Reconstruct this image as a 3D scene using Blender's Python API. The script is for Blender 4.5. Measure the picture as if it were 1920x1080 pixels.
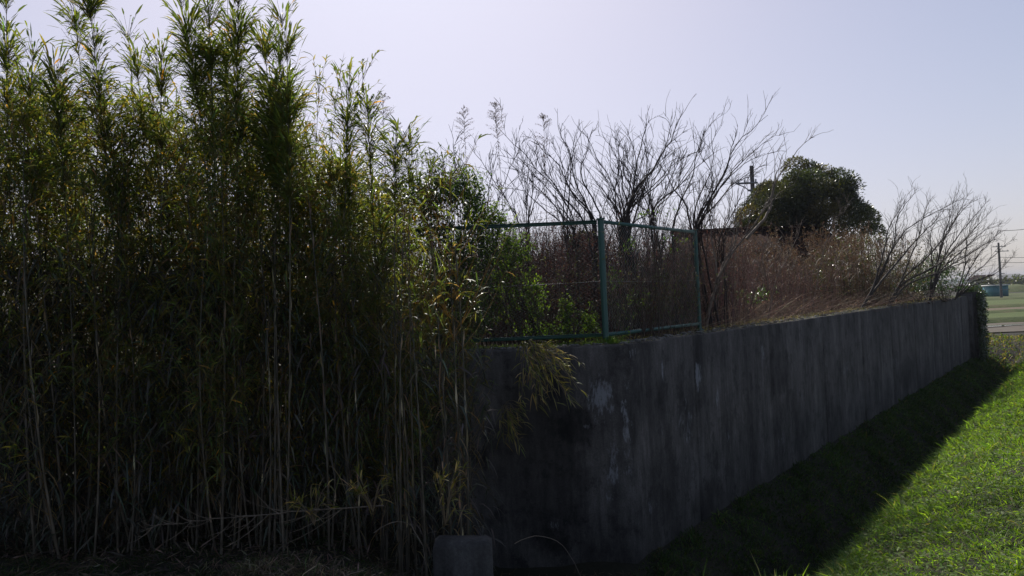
import bpy, math, random
import numpy as np
from math import radians

# ------------------------------------------------------------------ scene, camera, light
for o in list(bpy.data.objects):
    bpy.data.objects.remove(o, do_unlink=True)
SC = bpy.context.scene
COL = SC.collection
rng = np.random.default_rng(11)
random.seed(11)

F_PX, ROLL, PITCH, EYE = 1450.0, radians(2.45), radians(1.0), 1.6
SUN_AZ, SUN_EL = radians(-9.0), radians(37.4)      # azimuth from +Y towards +X

cam_data = bpy.data.cameras.new('camera')
cam = bpy.data.objects.new('camera', cam_data)
COL.objects.link(cam)
cam_data.sensor_width = 36.0
cam_data.lens = 36.0 * F_PX / 1920.0
cam_data.clip_end = 6000.0
cam_data.clip_start = 0.05
SC.camera = cam
fwd = np.array([0, math.cos(PITCH), math.sin(PITCH)])
up0 = np.array([0, -math.sin(PITCH), math.cos(PITCH)])
r0 = np.array([1.0, 0, 0])
CR = r0 * math.cos(ROLL) - up0 * math.sin(ROLL)
CU = up0 * math.cos(ROLL) + r0 * math.sin(ROLL)
from mathutils import Matrix, Vector
cam.matrix_world = Matrix(((CR[0], CU[0], -fwd[0], 0), (CR[1], CU[1], -fwd[1], 0),
                           (CR[2], CU[2], -fwd[2], EYE), (0, 0, 0, 1)))

world = bpy.data.worlds.new('World')
SC.world = world
world.use_nodes = True
wn = world.node_tree
wn.nodes.clear()
sky = wn.nodes.new('ShaderNodeTexSky')
sky.sky_type = 'NISHITA'
sky.sun_disc = False
sky.sun_elevation = SUN_EL
sky.sun_rotation = SUN_AZ
sky.altitude = 0
sky.air_density = 1.0
sky.dust_density = 1.2
sky.ozone_density = 3.0
bg = wn.nodes.new('ShaderNodeBackground')
bg.inputs['Strength'].default_value = 0.08
wo = wn.nodes.new('ShaderNodeOutputWorld')
# thin high haze evens the sky out: each channel runs up to a pale ceiling instead of without limit
SKY_S, SKY_TOP = (2.7, 2.22, 2.05), (.89, .93, 1.2)
sep = wn.nodes.new('ShaderNodeSeparateColor'); cmb = wn.nodes.new('ShaderNodeCombineColor')
wn.links.new(sky.outputs[0], sep.inputs[0])
for ch in range(3):
    prev = sep.outputs[ch]
    for op, a, b in (('MULTIPLY', None, -.08 * SKY_S[ch] / SKY_TOP[ch]), ('EXPONENT', None, None), ('SUBTRACT', 1.0, None), ('MULTIPLY', None, SKY_TOP[ch] / .08)):
        q = wn.nodes.new('ShaderNodeMath'); q.operation = op
        if a is not None:
            q.inputs[0].default_value = a; wn.links.new(prev, q.inputs[1])
        else:
            wn.links.new(prev, q.inputs[0])
            if b is not None: q.inputs[1].default_value = b
        prev = q.outputs[0]
    wn.links.new(prev, cmb.inputs[ch])
wn.links.new(cmb.outputs[0], bg.inputs[0])
wn.links.new(bg.outputs[0], wo.inputs[0])

sd = bpy.data.lights.new('sun', 'SUN')
sd.energy = 5.0
sd.angle = radians(0.53)
sd.color = (1.0, 0.95, 0.86)
sun = bpy.data.objects.new('sun', sd)
COL.objects.link(sun)
sdir = Vector((math.sin(SUN_AZ) * math.cos(SUN_EL), math.cos(SUN_AZ) * math.cos(SUN_EL), math.sin(SUN_EL)))
sun.rotation_euler = sdir.to_track_quat('Z', 'Y').to_euler()
sun.location = sdir * 50

SC.view_settings.view_transform = 'Standard'
SC.view_settings.look = 'None'
SC.view_settings.gamma = 1.0
SC.view_settings.use_curve_mapping = False
SC.view_settings.exposure = 0.0
SC.render.engine = 'CYCLES'
SC.cycles.max_bounces = 8
SC.cycles.diffuse_bounces = 5
SC.cycles.glossy_bounces = 2
SC.cycles.transmission_bounces = 4
SC.cycles.transparent_max_bounces = 4
SC.cycles.sample_clamp_indirect = 4.0


def at(px, py, Y):
    """point of the place seen at photo pixel (px, py), Y metres ahead"""
    d = CR * (px - 960) / F_PX - CU * (py - 540) / F_PX + fwd
    return np.array([0, 0, EYE]) + d * (Y / d[1])


def proj(P):
    d = np.asarray(P, float) - np.array([0, 0, EYE])
    z = d @ fwd
    return 960 + F_PX * (d @ CR) / z, 540 - F_PX * (d @ CU) / z


# ------------------------------------------------------------------ object helpers
def tag(o, label=None, cat=None, group=None, kind=None):
    if label: o['label'] = label
    if cat: o['category'] = cat
    if group: o['group'] = group
    if kind: o['kind'] = kind
    return o


def empty(name, loc=(0, 0, 0), label=None, cat=None, group=None, rz=0.0):
    o = bpy.data.objects.new(name, None)
    o.empty_display_size = 0.2
    COL.objects.link(o)
    o.location = loc
    o.rotation_euler = (0, 0, rz)
    return tag(o, label, cat, group)


def link(name, me, parent=None, loc=None):
    o = bpy.data.objects.new(name, me)
    COL.objects.link(o)
    if parent is not None: o.parent = parent
    if loc is not None: o.location = loc
    return o


def copy_tree(o, parent=None):
    c = o.copy()
    COL.objects.link(c)
    c.parent = parent
    for ch in list(o.children):
        copy_tree(ch, c)
    return c


class MB:
    """collects vertices, faces and vertex colours in arrays, links them as one mesh"""
    def __init__(s):
        s.v, s.f3, s.f4, s.c, s.n = [], [], [], [], 0

    def add(s, V, F, C=(0.5, 0.5, 0.5)):
        V = np.array(V, float).reshape(-1, 3)
        F = np.asarray(F, int)
        C = np.asarray(C, float)
        if C.ndim == 1: C = np.tile(C, (len(V), 1))
        s.v.append(V); s.c.append(C[:, :3])
        (s.f3 if F.shape[1] == 3 else s.f4).append(F + s.n)
        s.n += len(V)

    def box(s, lo, hi, C=(.5, .5, .5), M=None):
        x0, y0, z0 = lo; x1, y1, z1 = hi
        V = np.array([(x0, y0, z0), (x1, y0, z0), (x1, y1, z0), (x0, y1, z0),
                      (x0, y0, z1), (x1, y0, z1), (x1, y1, z1), (x0, y1, z1)], float)
        if M is not None: V = V @ M[:3, :3].T + M[:3, 3]
        s.add(V, [(0, 3, 2, 1), (4, 5, 6, 7), (0, 1, 5, 4), (1, 2, 6, 5), (2, 3, 7, 6), (3, 0, 4, 7)], C)

    def mesh(s, name, mat, smooth=False):
        me = bpy.data.meshes.new(name)
        V = np.concatenate(s.v) if s.v else np.zeros((0, 3))
        C = np.concatenate(s.c) if s.c else np.zeros((0, 3))
        f3 = np.concatenate(s.f3) if s.f3 else np.zeros((0, 3), int)
        f4 = np.concatenate(s.f4) if s.f4 else np.zeros((0, 4), int)
        nl = f3.size + f4.size
        npoly = len(f3) + len(f4)
        me.vertices.add(len(V)); me.vertices.foreach_set('co', V.ravel())
        me.loops.add(nl); me.loops.foreach_set('vertex_index', np.concatenate([f3.ravel(), f4.ravel()]).astype(np.int32))
        me.polygons.add(npoly)
        st = np.concatenate([np.arange(len(f3)) * 3, f3.size + np.arange(len(f4)) * 4]).astype(np.int32)
        me.polygons.foreach_set('loop_start', st)
        if smooth: me.polygons.foreach_set('use_smooth', np.ones(npoly, bool))
        me.update(calc_edges=True)
        a = me.color_attributes.new('Col', 'FLOAT_COLOR', 'POINT')
        a.data.foreach_set('color', np.hstack([C, np.ones((len(C), 1))]).ravel().astype(np.float32))
        me.materials.append(mat)
        return me

    def build(s, name, mat, parent=None, smooth=False, loc=None):
        return link(name, s.mesh(name, mat, smooth), parent, loc)


def norm(a):
    return a / np.maximum(np.linalg.norm(a, axis=-1, keepdims=True), 1e-9)


def tubes(mb, P, R, ns=4, C=(.5, .5, .5), cap=False):
    """P (n,k,3) polylines, R (n,k) radii"""
    P = np.asarray(P, float); R = np.asarray(R, float)
    if P.ndim == 2: P = P[None]; R = R[None]
    n, k, _ = P.shape
    if R.shape != (n, k): R = np.broadcast_to(R, (n, k))
    T = norm(np.gradient(P, axis=1))
    ref = np.zeros_like(T); ref[..., 0] = 1.0
    m = np.abs(T[:, :1, 0]) > .8
    ref = np.where(m[..., None], np.array([0, 1.0, 0]), ref)
    A = norm(np.cross(T, ref)); B = np.cross(T, A)
    ang = np.arange(ns) * 2 * np.pi / ns + .4
    V = P[:, :, None] + R[:, :, None, None] * (A[:, :, None] * np.cos(ang)[None, None, :, None] + B[:, :, None] * np.sin(ang)[None, None, :, None])
    idx = np.arange(n * k * ns).reshape(n, k, ns)
    nx = np.roll(idx, -1, axis=2)
    Fq = np.stack([idx[:, :-1], nx[:, :-1], nx[:, 1:], idx[:, 1:]], -1).reshape(-1, 4)
    C = np.asarray(C, float)
    if C.ndim == 1: CC = C
    elif C.ndim == 2: CC = np.repeat(C, k * ns, axis=0)
    else: CC = np.repeat(C.reshape(-1, 3), ns, axis=0)
    mb.add(V, Fq, CC)
    if cap:
        for q in (0, -1):
            if ns == 4: mb.add(V[:, q].reshape(-1, 3), np.arange(n * 4).reshape(n, 4), C if C.ndim == 1 else np.repeat(C[:, 0] if C.ndim == 3 else C, 4, axis=0))
            else:
                cen = P[:, q][:, None]
                W = np.concatenate([V[:, q], cen], 1)
                b = (np.arange(n) * (ns + 1))[:, None]
                ii = np.arange(ns)[None]
                F3 = np.stack([b + ii, b + (ii + 1) % ns, np.broadcast_to(b + ns, (n, ns))], -1).reshape(-1, 3)
                mb.add(W.reshape(-1, 3), F3, C if C.ndim == 1 else (0.1, 0.1, 0.1))


def leaves(mb, B, D, N, L, W, droop=0.0, C=(.5, .5, .5), long=True, fold=.18):
    """leaf blades with a folded midrib, tapered to a tip and drooping along their length"""
    B = np.asarray(B, float); n = len(B)
    D = norm(np.asarray(D, float)); N = np.asarray(N, float)
    S = norm(np.cross(D, N)); N = np.cross(S, D)
    L = np.broadcast_to(L, (n,))[:, None]; W = np.broadcast_to(W, (n,))[:, None]
    dr = np.broadcast_to(droop, (n,))[:, None]
    g = np.array([[0, 0, -1.0]])
    def p(t, s, f=0.):
        return B + D * L * t + g * L * dr * t * t + S * W * s + N * W * f
    if long:
        V = np.stack([p(0, 0), p(.28, -.5), p(.28, 0, -fold), p(.28, .5), p(.65, -.38), p(.65, 0, -fold), p(.65, .38), p(1, 0)], 1)
        F = np.array([(0, 2, 1), (0, 3, 2), (1, 2, 5), (1, 5, 4), (2, 3, 6), (2, 6, 5), (4, 5, 7), (5, 6, 7)])
        m = 8
    else:
        V = np.stack([p(0, 0, fold), p(.45, -.5), p(.45, .5), p(1, 0, fold)], 1)      # creased across the middle
        F = np.array([(0, 2, 1), (1, 2, 3)])
        m = 4
    FF = (F[None] + (np.arange(n) * m)[:, None, None]).reshape(-1, 3)
    C = np.asarray(C, float)
    if C.ndim == 2: C = np.repeat(C, m, axis=0)
    mb.add(V.reshape(-1, 3), FF, C)


def rdir(n, r=None):
    r = r or rng
    return norm(r.normal(size=(n, 3)))


def mixcol(n, cols, wts, jit=.25, r=None):
    r = r or rng
    cols = np.array(cols, float); wts = np.array(wts, float); wts /= wts.sum()
    c = cols[r.choice(len(cols), n, p=wts)]
    return np.clip(c * np.exp(r.normal(0, jit, (n, 1))) * np.exp(r.normal(0, jit * .3, (n, 3))), .002, .9)


# ------------------------------------------------------------------ materials
def mat(name):
    m = bpy.data.materials.new(name)
    m.use_nodes = True
    nt = m.node_tree
    for n in list(nt.nodes): nt.nodes.remove(n)
    out = nt.nodes.new('ShaderNodeOutputMaterial')
    return m, nt, out


def N(nt, t, **k):
    n = nt.nodes.new(t)
    for a, b in k.items():
        if a in n.inputs: n.inputs[a].default_value = b
        else: setattr(n, a, b)
    return n


def leaf_mat(name, trans=.45, rough=.38, tint=(1.5, 1.7, .5), spec=.5, gain=1.0):
    """vertex-coloured leaf: reflects, shines and lets light through"""
    m, nt, out = mat(name)
    a = N(nt, 'ShaderNodeAttribute', attribute_name='Col')
    nz = N(nt, 'ShaderNodeTexNoise', Scale=9.0, Detail=2.0)
    mr = N(nt, 'ShaderNodeMapRange'); mr.inputs['To Min'].default_value = .65 * gain; mr.inputs['To Max'].default_value = 1.35 * gain
    geo = N(nt, 'ShaderNodeNewGeometry')
    nt.links.new(geo.outputs['Position'], nz.inputs['Vector'])
    nt.links.new(nz.outputs['Fac'], mr.inputs['Value'])
    mx = N(nt, 'ShaderNodeVectorMath', operation='MULTIPLY')
    nt.links.new(a.outputs['Color'], mx.inputs[0]); nt.links.new(mr.outputs[0], mx.inputs[1])
    b = N(nt, 'ShaderNodeBsdfPrincipled', Roughness=rough)
    b.inputs['Specular IOR Level'].default_value = spec
    nt.links.new(mx.outputs[0], b.inputs['Base Color'])
    tm = N(nt, 'ShaderNodeVectorMath', operation='MULTIPLY'); tm.inputs[1].default_value = tint
    nt.links.new(mx.outputs[0], tm.inputs[0])
    tr = N(nt, 'ShaderNodeBsdfTranslucent')
    nt.links.new(tm.outputs[0], tr.inputs['Color'])
    ms = N(nt, 'ShaderNodeMixShader', Fac=trans)
    nt.links.new(b.outputs[0], ms.inputs[1]); nt.links.new(tr.outputs[0], ms.inputs[2])
    nt.links.new(ms.outputs[0], out.inputs[0])
    return m


def bark_mat(name, rough=.75, scale=30.0, spec=.3):
    m, nt, out = mat(name)
    a = N(nt, 'ShaderNodeAttribute', attribute_name='Col')
    tc = N(nt, 'ShaderNodeTexCoord')
    mp = N(nt, 'ShaderNodeMapping'); mp.inputs['Scale'].default_value = (1, 1, .25)
    nz = N(nt, 'ShaderNodeTexNoise', Scale=scale, Detail=4.0)
    nt.links.new(tc.outputs['Object'], mp.inputs[0]); nt.links.new(mp.outputs[0], nz.inputs['Vector'])
    mr = N(nt, 'ShaderNodeMapRange'); mr.inputs['From Min'].default_value = .3; mr.inputs['From Max'].default_value = .7
    mr.inputs['To Min'].default_value = .6; mr.inputs['To Max'].default_value = 1.4
    nt.links.new(nz.outputs['Fac'], mr.inputs['Value'])
    mx = N(nt, 'ShaderNodeVectorMath', operation='MULTIPLY')
    nt.links.new(a.outputs['Color'], mx.inputs[0]); nt.links.new(mr.outputs[0], mx.inputs[1])
    b = N(nt, 'ShaderNodeBsdfPrincipled', Roughness=rough)
    b.inputs['Specular IOR Level'].default_value = spec
    nt.links.new(mx.outputs[0], b.inputs['Base Color'])
    bp = N(nt, 'ShaderNodeBump', Strength=.3, Distance=.004)
    nt.links.new(nz.outputs['Fac'], bp.inputs['Height']); nt.links.new(bp.outputs[0], b.inputs['Normal'])
    nt.links.new(b.outputs[0], out.inputs[0])
    return m


def concrete_mat(name, base=(.085, .085, .088), pale=(.22, .22, .225), marks=(), darks=()):
    """old shuttered concrete: vertical run marks, dark algae, pale lime scale where marks says"""
    m, nt, out = mat(name)
    geo = N(nt, 'ShaderNodeNewGeometry')
    def noise(sc, scale, detail=5.0, rough=.6, loc=(0, 0, 0)):
        mp = N(nt, 'ShaderNodeMapping'); mp.inputs['Scale'].default_value = sc; mp.inputs['Location'].default_value = loc
        nz = N(nt, 'ShaderNodeTexNoise', Scale=scale, Detail=detail, Roughness=rough)
        nt.links.new(geo.outputs['Position'], mp.inputs[0]); nt.links.new(mp.outputs[0], nz.inputs['Vector'])
        return nz.outputs['Fac']
    def rng_(src, a, b, c, d):
        mr = N(nt, 'ShaderNodeMapRange'); mr.clamp = True
        for k, v in zip(('From Min', 'From Max', 'To Min', 'To Max'), (a, b, c, d)): mr.inputs[k].default_value = v
        nt.links.new(src, mr.inputs['Value']); return mr.outputs[0]
    def mth(op, a, b):
        q = N(nt, 'ShaderNodeMath', operation=op)
        for i, v in enumerate((a, b)):
            if isinstance(v, (int, float)): q.inputs[i].default_value = v
            else: nt.links.new(v, q.inputs[i])
        return q.outputs[0]
    streak = noise((1, 1, .10), 3.1, 8, .75)
    streak2 = noise((1, 1, .12), 22.0, 4, .6, (3, 1, 0))
    blot = noise((1, 1, .55), 1.9, 9, .72, (9, 4, 2))
    fine = noise((1, 1, 1), 60.0, 4, .7)
    f = mth('MULTIPLY', rng_(streak, .3, .7, .62, 1.35), rng_(streak2, .35, .65, .78, 1.15))
    f = mth('MULTIPLY', f, rng_(blot, .36, .62, .42, 1.25))
    f = mth('MULTIPLY', f, rng_(fine, .3, .7, .72, 1.28))
    patch = noise((1, 1, .8), 4.5, 8, .75, (2, 8, 5))
    f = mth('MULTIPLY', f, rng_(patch, .40, .47, .62, 1.0))
    for (c, rx, rz, amt) in darks:          # black algae
        sp = N(nt, 'ShaderNodeVectorMath', operation='SUBTRACT'); sp.inputs[1].default_value = c
        nt.links.new(geo.outputs['Position'], sp.inputs[0])
        dv = N(nt, 'ShaderNodeVectorMath', operation='DIVIDE'); dv.inputs[1].default_value = (rx, 1.0, rz)
        nt.links.new(sp.outputs[0], dv.inputs[0])
        ln = N(nt, 'ShaderNodeVectorMath', operation='LENGTH'); nt.links.new(dv.outputs[0], ln.inputs[0])
        edge = mth('ADD', ln.outputs['Value'], mth('MULTIPLY', patch, 1.2))
        f = mth('MULTIPLY', f, rng_(edge, 1.25, 1.5, 1 - amt, 1.0))
    vm = N(nt, 'ShaderNodeVectorMath', operation='SCALE'); vm.inputs[0].default_value = base
    nt.links.new(f, vm.inputs['Scale'])
    colr = vm.outputs[0]
    if marks:
        tot = None
        for (c, rx, rz, amt) in marks:
            sp = N(nt, 'ShaderNodeVectorMath', operation='SUBTRACT'); sp.inputs[1].default_value = c
            nt.links.new(geo.outputs['Position'], sp.inputs[0])
            dv = N(nt, 'ShaderNodeVectorMath', operation='DIVIDE'); dv.inputs[1].default_value = (rx, 1.0, rz)
            nt.links.new(sp.outputs[0], dv.inputs[0])
            ln = N(nt, 'ShaderNodeVectorMath', operation='LENGTH'); nt.links.new(dv.outputs[0], ln.inputs[0])
            w = mth('MULTIPLY', rng_(ln.outputs['Value'], .2, 1.0, 1.0, 0.0), amt)
            tot = w if tot is None else mth('MAXIMUM', tot, w)
        pn = noise((1, 1, .3), 13.0, 9, .8, (5, 5, 1))
        k = mth('ADD', mth('MULTIPLY', tot, .26), pn)
        k = rng_(k, .665, .77, 0, 1)
        k = mth('MULTIPLY', k, rng_(tot, 0, .25, 0, .75))
        mx = N(nt, 'ShaderNodeMix', data_type='RGBA')
        nt.links.new(k, mx.inputs[0]); nt.links.new(colr, mx.inputs[6]); mx.inputs[7].default_value = (*pale, 1)
        colr = mx.outputs[2]
    b = N(nt, 'ShaderNodeBsdfPrincipled', Roughness=.9)
    b.inputs['Specular IOR Level'].default_value = .2
    nt.links.new(colr, b.inputs['Base Color'])
    bp = N(nt, 'ShaderNodeBump', Strength=.5, Distance=.012)
    nt.links.new(mth('ADD', mth('MULTIPLY', fine, .4), blot), bp.inputs['Height'])
    nt.links.new(bp.outputs[0], b.inputs['Normal'])
    nt.links.new(b.outputs[0], out.inputs[0])
    return m


def noise_mat(name, cols, scale=1.0, rough=.9, spec=.2, bump=.02, stretch=(1, 1, 1), scale2=25.0):
    m, nt, out = mat(name)
    geo = N(nt, 'ShaderNodeNewGeometry')
    mp = N(nt, 'ShaderNodeMapping'); mp.inputs['Scale'].default_value = stretch
    nt.links.new(geo.outputs['Position'], mp.inputs[0])
    nz = N(nt, 'ShaderNodeTexNoise', Scale=scale, Detail=8.0, Roughness=.65)
    nt.links.new(mp.outputs[0], nz.inputs['Vector'])
    cr = N(nt, 'ShaderNodeValToRGB')
    e = cr.color_ramp.elements
    while len(e) < len(cols): e.new(.5)
    for i, c in enumerate(cols):
        e[i].position = .3 + .4 * i / (len(cols) - 1); e[i].color = (*c, 1)
    nt.links.new(nz.outputs['Fac'], cr.inputs[0])
    n2 = N(nt, 'ShaderNodeTexNoise', Scale=scale2, Detail=5.0)
    nt.links.new(mp.outputs[0], n2.inputs['Vector'])
    mr = N(nt, 'ShaderNodeMapRange'); mr.inputs['To Min'].default_value = .6; mr.inputs['To Max'].default_value = 1.4
    nt.links.new(n2.outputs['Fac'], mr.inputs['Value'])
    mx = N(nt, 'ShaderNodeVectorMath', operation='MULTIPLY')
    nt.links.new(cr.outputs[0], mx.inputs[0]); nt.links.new(mr.outputs[0], mx.inputs[1])
    b = N(nt, 'ShaderNodeBsdfPrincipled', Roughness=rough)
    b.inputs['Specular IOR Level'].default_value = spec
    nt.links.new(mx.outputs[0], b.inputs['Base Color'])
    bp = N(nt, 'ShaderNodeBump', Strength=.6, Distance=bump)
    nt.links.new(n2.outputs['Fac'], bp.inputs['Height']); nt.links.new(bp.outputs[0], b.inputs['Normal'])
    nt.links.new(b.outputs[0], out.inputs[0])
    return m


def paint_mat(name, colr, rough=.5, metal=0.0, chip=(.12, .07, .04), chipamt=.5):
    m, nt, out = mat(name)
    geo = N(nt, 'ShaderNodeNewGeometry')
    nz = N(nt, 'ShaderNodeTexNoise', Scale=18.0, Detail=6.0, Roughness=.7)
    nt.links.new(geo.outputs['Position'], nz.inputs['Vector'])
    mr = N(nt, 'ShaderNodeMapRange')
    mr.inputs['From Min'].default_value = .62; mr.inputs['From Max'].default_value = .7; mr.inputs['To Max'].default_value = chipamt
    nt.links.new(nz.outputs['Fac'], mr.inputs['Value'])
    mx = N(nt, 'ShaderNodeMix', data_type='RGBA'); mx.inputs[6].default_value = (*colr, 1); mx.inputs[7].default_value = (*chip, 1)
    nt.links.new(mr.outputs[0], mx.inputs[0])
    b = N(nt, 'ShaderNodeBsdfPrincipled', Roughness=rough, Metallic=metal)
    nt.links.new(mx.outputs[2], b.inputs['Base Color'])
    nt.links.new(b.outputs[0], out.inputs[0])
    return m


M = {}
M['bamboo_leaf'] = leaf_mat('bamboo_leaf', trans=.54, rough=.48, tint=(2.9, 2.5, .85), spec=.45)
M['shade_leaf'] = leaf_mat('shaded_bamboo_leaf', trans=.35, rough=.5, tint=(1.5, 1.4, .9), spec=.45)  # duller copy of the bamboo leaf, thicket shade put into its tint
M['leaf'] = leaf_mat('glossy_leaf', trans=.35, rough=.32, tint=(1.6, 1.8, .5), spec=.6)
M['dry'] = leaf_mat('dry_leaf', trans=.30, rough=.6, tint=(1.3, 1.1, .8), spec=.3)
M['grass'] = leaf_mat('grass_blade', trans=.50, rough=.6, tint=(1.9, 2.1, .45), spec=.3)
M['culm'] = bark_mat('bamboo_culm', rough=.5, scale=14.0, spec=.4)
M['bark'] = bark_mat('bark')
M['wood_pole'] = bark_mat('weathered_pole', scale=5.0)
M['green_paint'] = paint_mat('green_fence_paint', (.034, .098, .080), rough=.5)
M['wire'] = paint_mat('wire_coating', (.16, .20, .18), rough=.4)
M['white_roof'] = paint_mat('pale_sheet_roof', (.7, .7, .7), rough=.6, chipamt=.1)
M['blue_wall'] = paint_mat('blue_green_sheet', (.04, .16, .19), rough=.6, chipamt=.2)
M['grey_wall'] = paint_mat('grey_sheet', (.22, .22, .22), rough=.7, chipamt=.3)
M['rust_roof'] = noise_mat('rusty_roof', [(.014, .008, .007), (.03, .014, .011), (.02, .013, .011)], scale=2.0, rough=1.0, spec=.05)
M['plaster'] = noise_mat('old_boards', [(.05, .035, .028), (.08, .06, .045)], scale=1.5)
M['glass'] = paint_mat('dark_glass', (.03, .035, .04), rough=.1, chipamt=0)
M['metal'] = paint_mat('grey_metal', (.2, .2, .2), rough=.5, metal=.6)
M['ceramic'] = paint_mat('insulator', (.5, .48, .45), rough=.2, chipamt=0)
M['black'] = paint_mat('black_cable', (.02, .02, .02), rough=.6, chipamt=0)
M['soil'] = noise_mat('soil', [(.014, .016, .008), (.025, .022, .013), (.04, .031, .02)], scale=1.3)
M['lot_soil'] = noise_mat('lot_soil', [(.04, .035, .02), (.07, .05, .03), (.10, .075, .045)], scale=1.8)
M['mud'] = noise_mat('mud', [(.07, .055, .042), (.13, .105, .078), (.10, .088, .066)], scale=.6, stretch=(.35, 1, 1), rough=.75, scale2=4.0, bump=.1)
M['crop'] = noise_mat('young_crop', [(.06, .085, .022), (.09, .12, .03), (.09, .10, .035)], scale=.5, stretch=(.3, 1, 1), scale2=9.0, bump=.08)
M['stubble'] = noise_mat('stubble', [(.12, .10, .06), (.16, .12, .08), (.10, .11, .05)], scale=.5, stretch=(.3, 1, 1), scale2=9.0, bump=.08)
M['verge'] = noise_mat('rough_verge', [(.05, .07, .02), (.08, .10, .03), (.12, .10, .05)], scale=.8, scale2=6.0, bump=.1)
M['hill'] = noise_mat('wooded_hill', [(.03, .05, .03), (.06, .08, .05)], scale=.05)
m_, nt_, out_ = mat('standing_water')
b_ = N(nt_, 'ShaderNodeBsdfPrincipled', Roughness=.06); b_.inputs['Base Color'].default_value = (.05, .045, .035, 1)
b_.inputs['Specular IOR Level'].default_value = .8
nt_.links.new(b_.outputs[0], out_.inputs[0]); M['water'] = m_

# ------------------------------------------------------------------ terrain
TH = radians(37.6)
U2 = np.array([math.sin(TH), math.cos(TH)])          # along the right wall
N2 = np.array([-math.cos(TH), math.sin(TH)])         # into the lot
C0 = np.array([1.15, 7.85])                          # wall corner (outer face)
WTOP, WLEN, FIELD = 1.12, 24.0, -1.0


def pfront(x, y):
    d1 = C0[1] - y
    d2 = (C0[0] - x) * N2[0] + (C0[1] - y) * N2[1]
    return .5 * (d1 + d2 + np.sqrt((d1 - d2) ** 2 + .06))


def salong(x, y):
    return (x - C0[0]) * U2[0] + (y - C0[1]) * U2[1]


def vn(x, y, sc, seed=0):
    """cheap smooth value noise -1..1"""
    return (np.sin(x * sc * 1.3 + y * sc * .7 + seed) * np.cos(y * sc * 1.1 - x * sc * .5 + seed * 2.1)
            + .5 * np.sin(x * sc * 2.9 - y * sc * 2.3 + seed * 3.3) * np.cos(y * sc * 3.1 + x * sc * 1.7 + seed)) / 1.5


def ground_z(x, y):
    x = np.asarray(x, float); y = np.asarray(y, float)
    p = pfront(x, y)
    s = salong(x, y)
    zr = np.interp(p, [-1, 0, .4, .95, 1.3, 2.0, 2.7, 4.0, 9.5, 14], [-1.05, -1.05, -1.25, -1.72, -1.5, -.78, -.42, 0, 0, FIELD])
    zl = np.interp(p, [-1, 0, 1.5, 2.6, 3.6, 9.5, 14], [-.55, -.5, -.28, -.14, 0, 0, FIELD])
    w = np.clip((x + 1.7) / 1.6, 0, 1); w = w * w * (3 - 2 * w)
    z = zl * (1 - w) + zr * w
    e = np.clip((s - WLEN - .5) / 9.0, 0, 1); e = e * e * (3 - 2 * e)
    side = np.clip((p + 3) / 3, 0, 1)
    zf = FIELD + .0 * p
    z = np.where(s > WLEN, z * (1 - e) + zf * e, z)
    amp = np.where(p < 14, .035, .02) * (1 - .7 * np.clip((s - 30) / 10, 0, 1))
    return z + amp * vn(x, y, 2.3, 1) + .5 * amp * vn(x, y, 6.1, 4)


def in_lot(x, y):
    return (y > C0[1]) & (((x - C0[0]) * N2[0] + (y - C0[1]) * N2[1]) > 0)


def lot_z(x, y):
    dback = np.minimum(y - C0[1], (x - C0[0]) * N2[0] + (y - C0[1]) * N2[1])
    return 1.03 + .06 * vn(x, y, 1.1, 7) + .1 * np.clip(dback / 10, 0, 1)


def axis(lo, a, b, hi, step):
    core = np.arange(a, b + 1e-6, step)
    left, right = [], []
    v, st = a, step
    while v > lo: st *= 1.35; v -= st; left.append(v)
    v, st = core[-1], step
    while v < hi: st *= 1.35; v += st; right.append(v)
    return np.array(left[::-1] + list(core) + right)


gx = axis(-4000, -7, 22, 4000, .13); gy = axis(-4000, 1.0, 34, 4000, .13)
X, Y = np.meshgrid(gx, gy, indexing='ij')
Z = ground_z(X, Y)
gi = np.arange(X.size).reshape(X.shape)
Fq = np.stack([gi[:-1, :-1], gi[1:, :-1], gi[1:, 1:], gi[:-1, 1:]], -1).reshape(-1, 4)
mb = MB(); mb.add(np.stack([X, Y, Z], -1).reshape(-1, 3), Fq)
tag(mb.build('ground', M['soil'], smooth=True), kind='structure')

# raised lot behind the wall (in along/into coordinates so its edges follow the wall)
mb = MB()
xs = np.arange(-26, 40, .8)
for k in range(1):
    A = np.linspace(0, 1, 60); 
    # front edge polyline pushed behind the wall, swept back
    front = [np.array([-26.0, C0[1] + .12])] + [np.array([t, C0[1] + .12]) for t in np.linspace(-25, C0[0] - .1, 40)] \
        + [C0 + U2 * t + N2 * .12 for t in np.linspace(.15, WLEN - .1, 50)]
    front = np.array(front)
    deps = np.array([0, .3, .8, 1.6, 3, 5, 8, 12, 17, 22])
    wgt = np.linspace(0, 1, len(front))
    bdir = np.stack([np.interp(wgt, [0, .45, .5, 1], [0, 0, -.35, N2[0]]), np.interp(wgt, [0, .45, .5, 1], [1, 1, .94, N2[1]])], 1)
    P2 = front[:, None] + bdir[:, None] * deps[None, :, None]
    zz = lot_z(P2[..., 0], P2[..., 1])
    zz[:, -1] = -1.2
    V = np.concatenate([P2, zz[..., None]], -1)
    ii = np.arange(V.shape[0] * V.shape[1]).reshape(V.shape[:2])
    mb.add(V.reshape(-1, 3), np.stack([ii[:-1, :-1], ii[1:, :-1], ii[1:, 1:], ii[:-1, 1:]], -1).reshape(-1, 4))
tag(mb.build('lot_ground', M['lot_soil'], smooth=True), kind='structure')

# ------------------------------------------------------------------ concrete retaining wall
def wp(s, t, z):       # point on the right wall: along s, into lot t
    q = C0 + U2 * s + N2 * t
    return (q[0], q[1], z)


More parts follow.
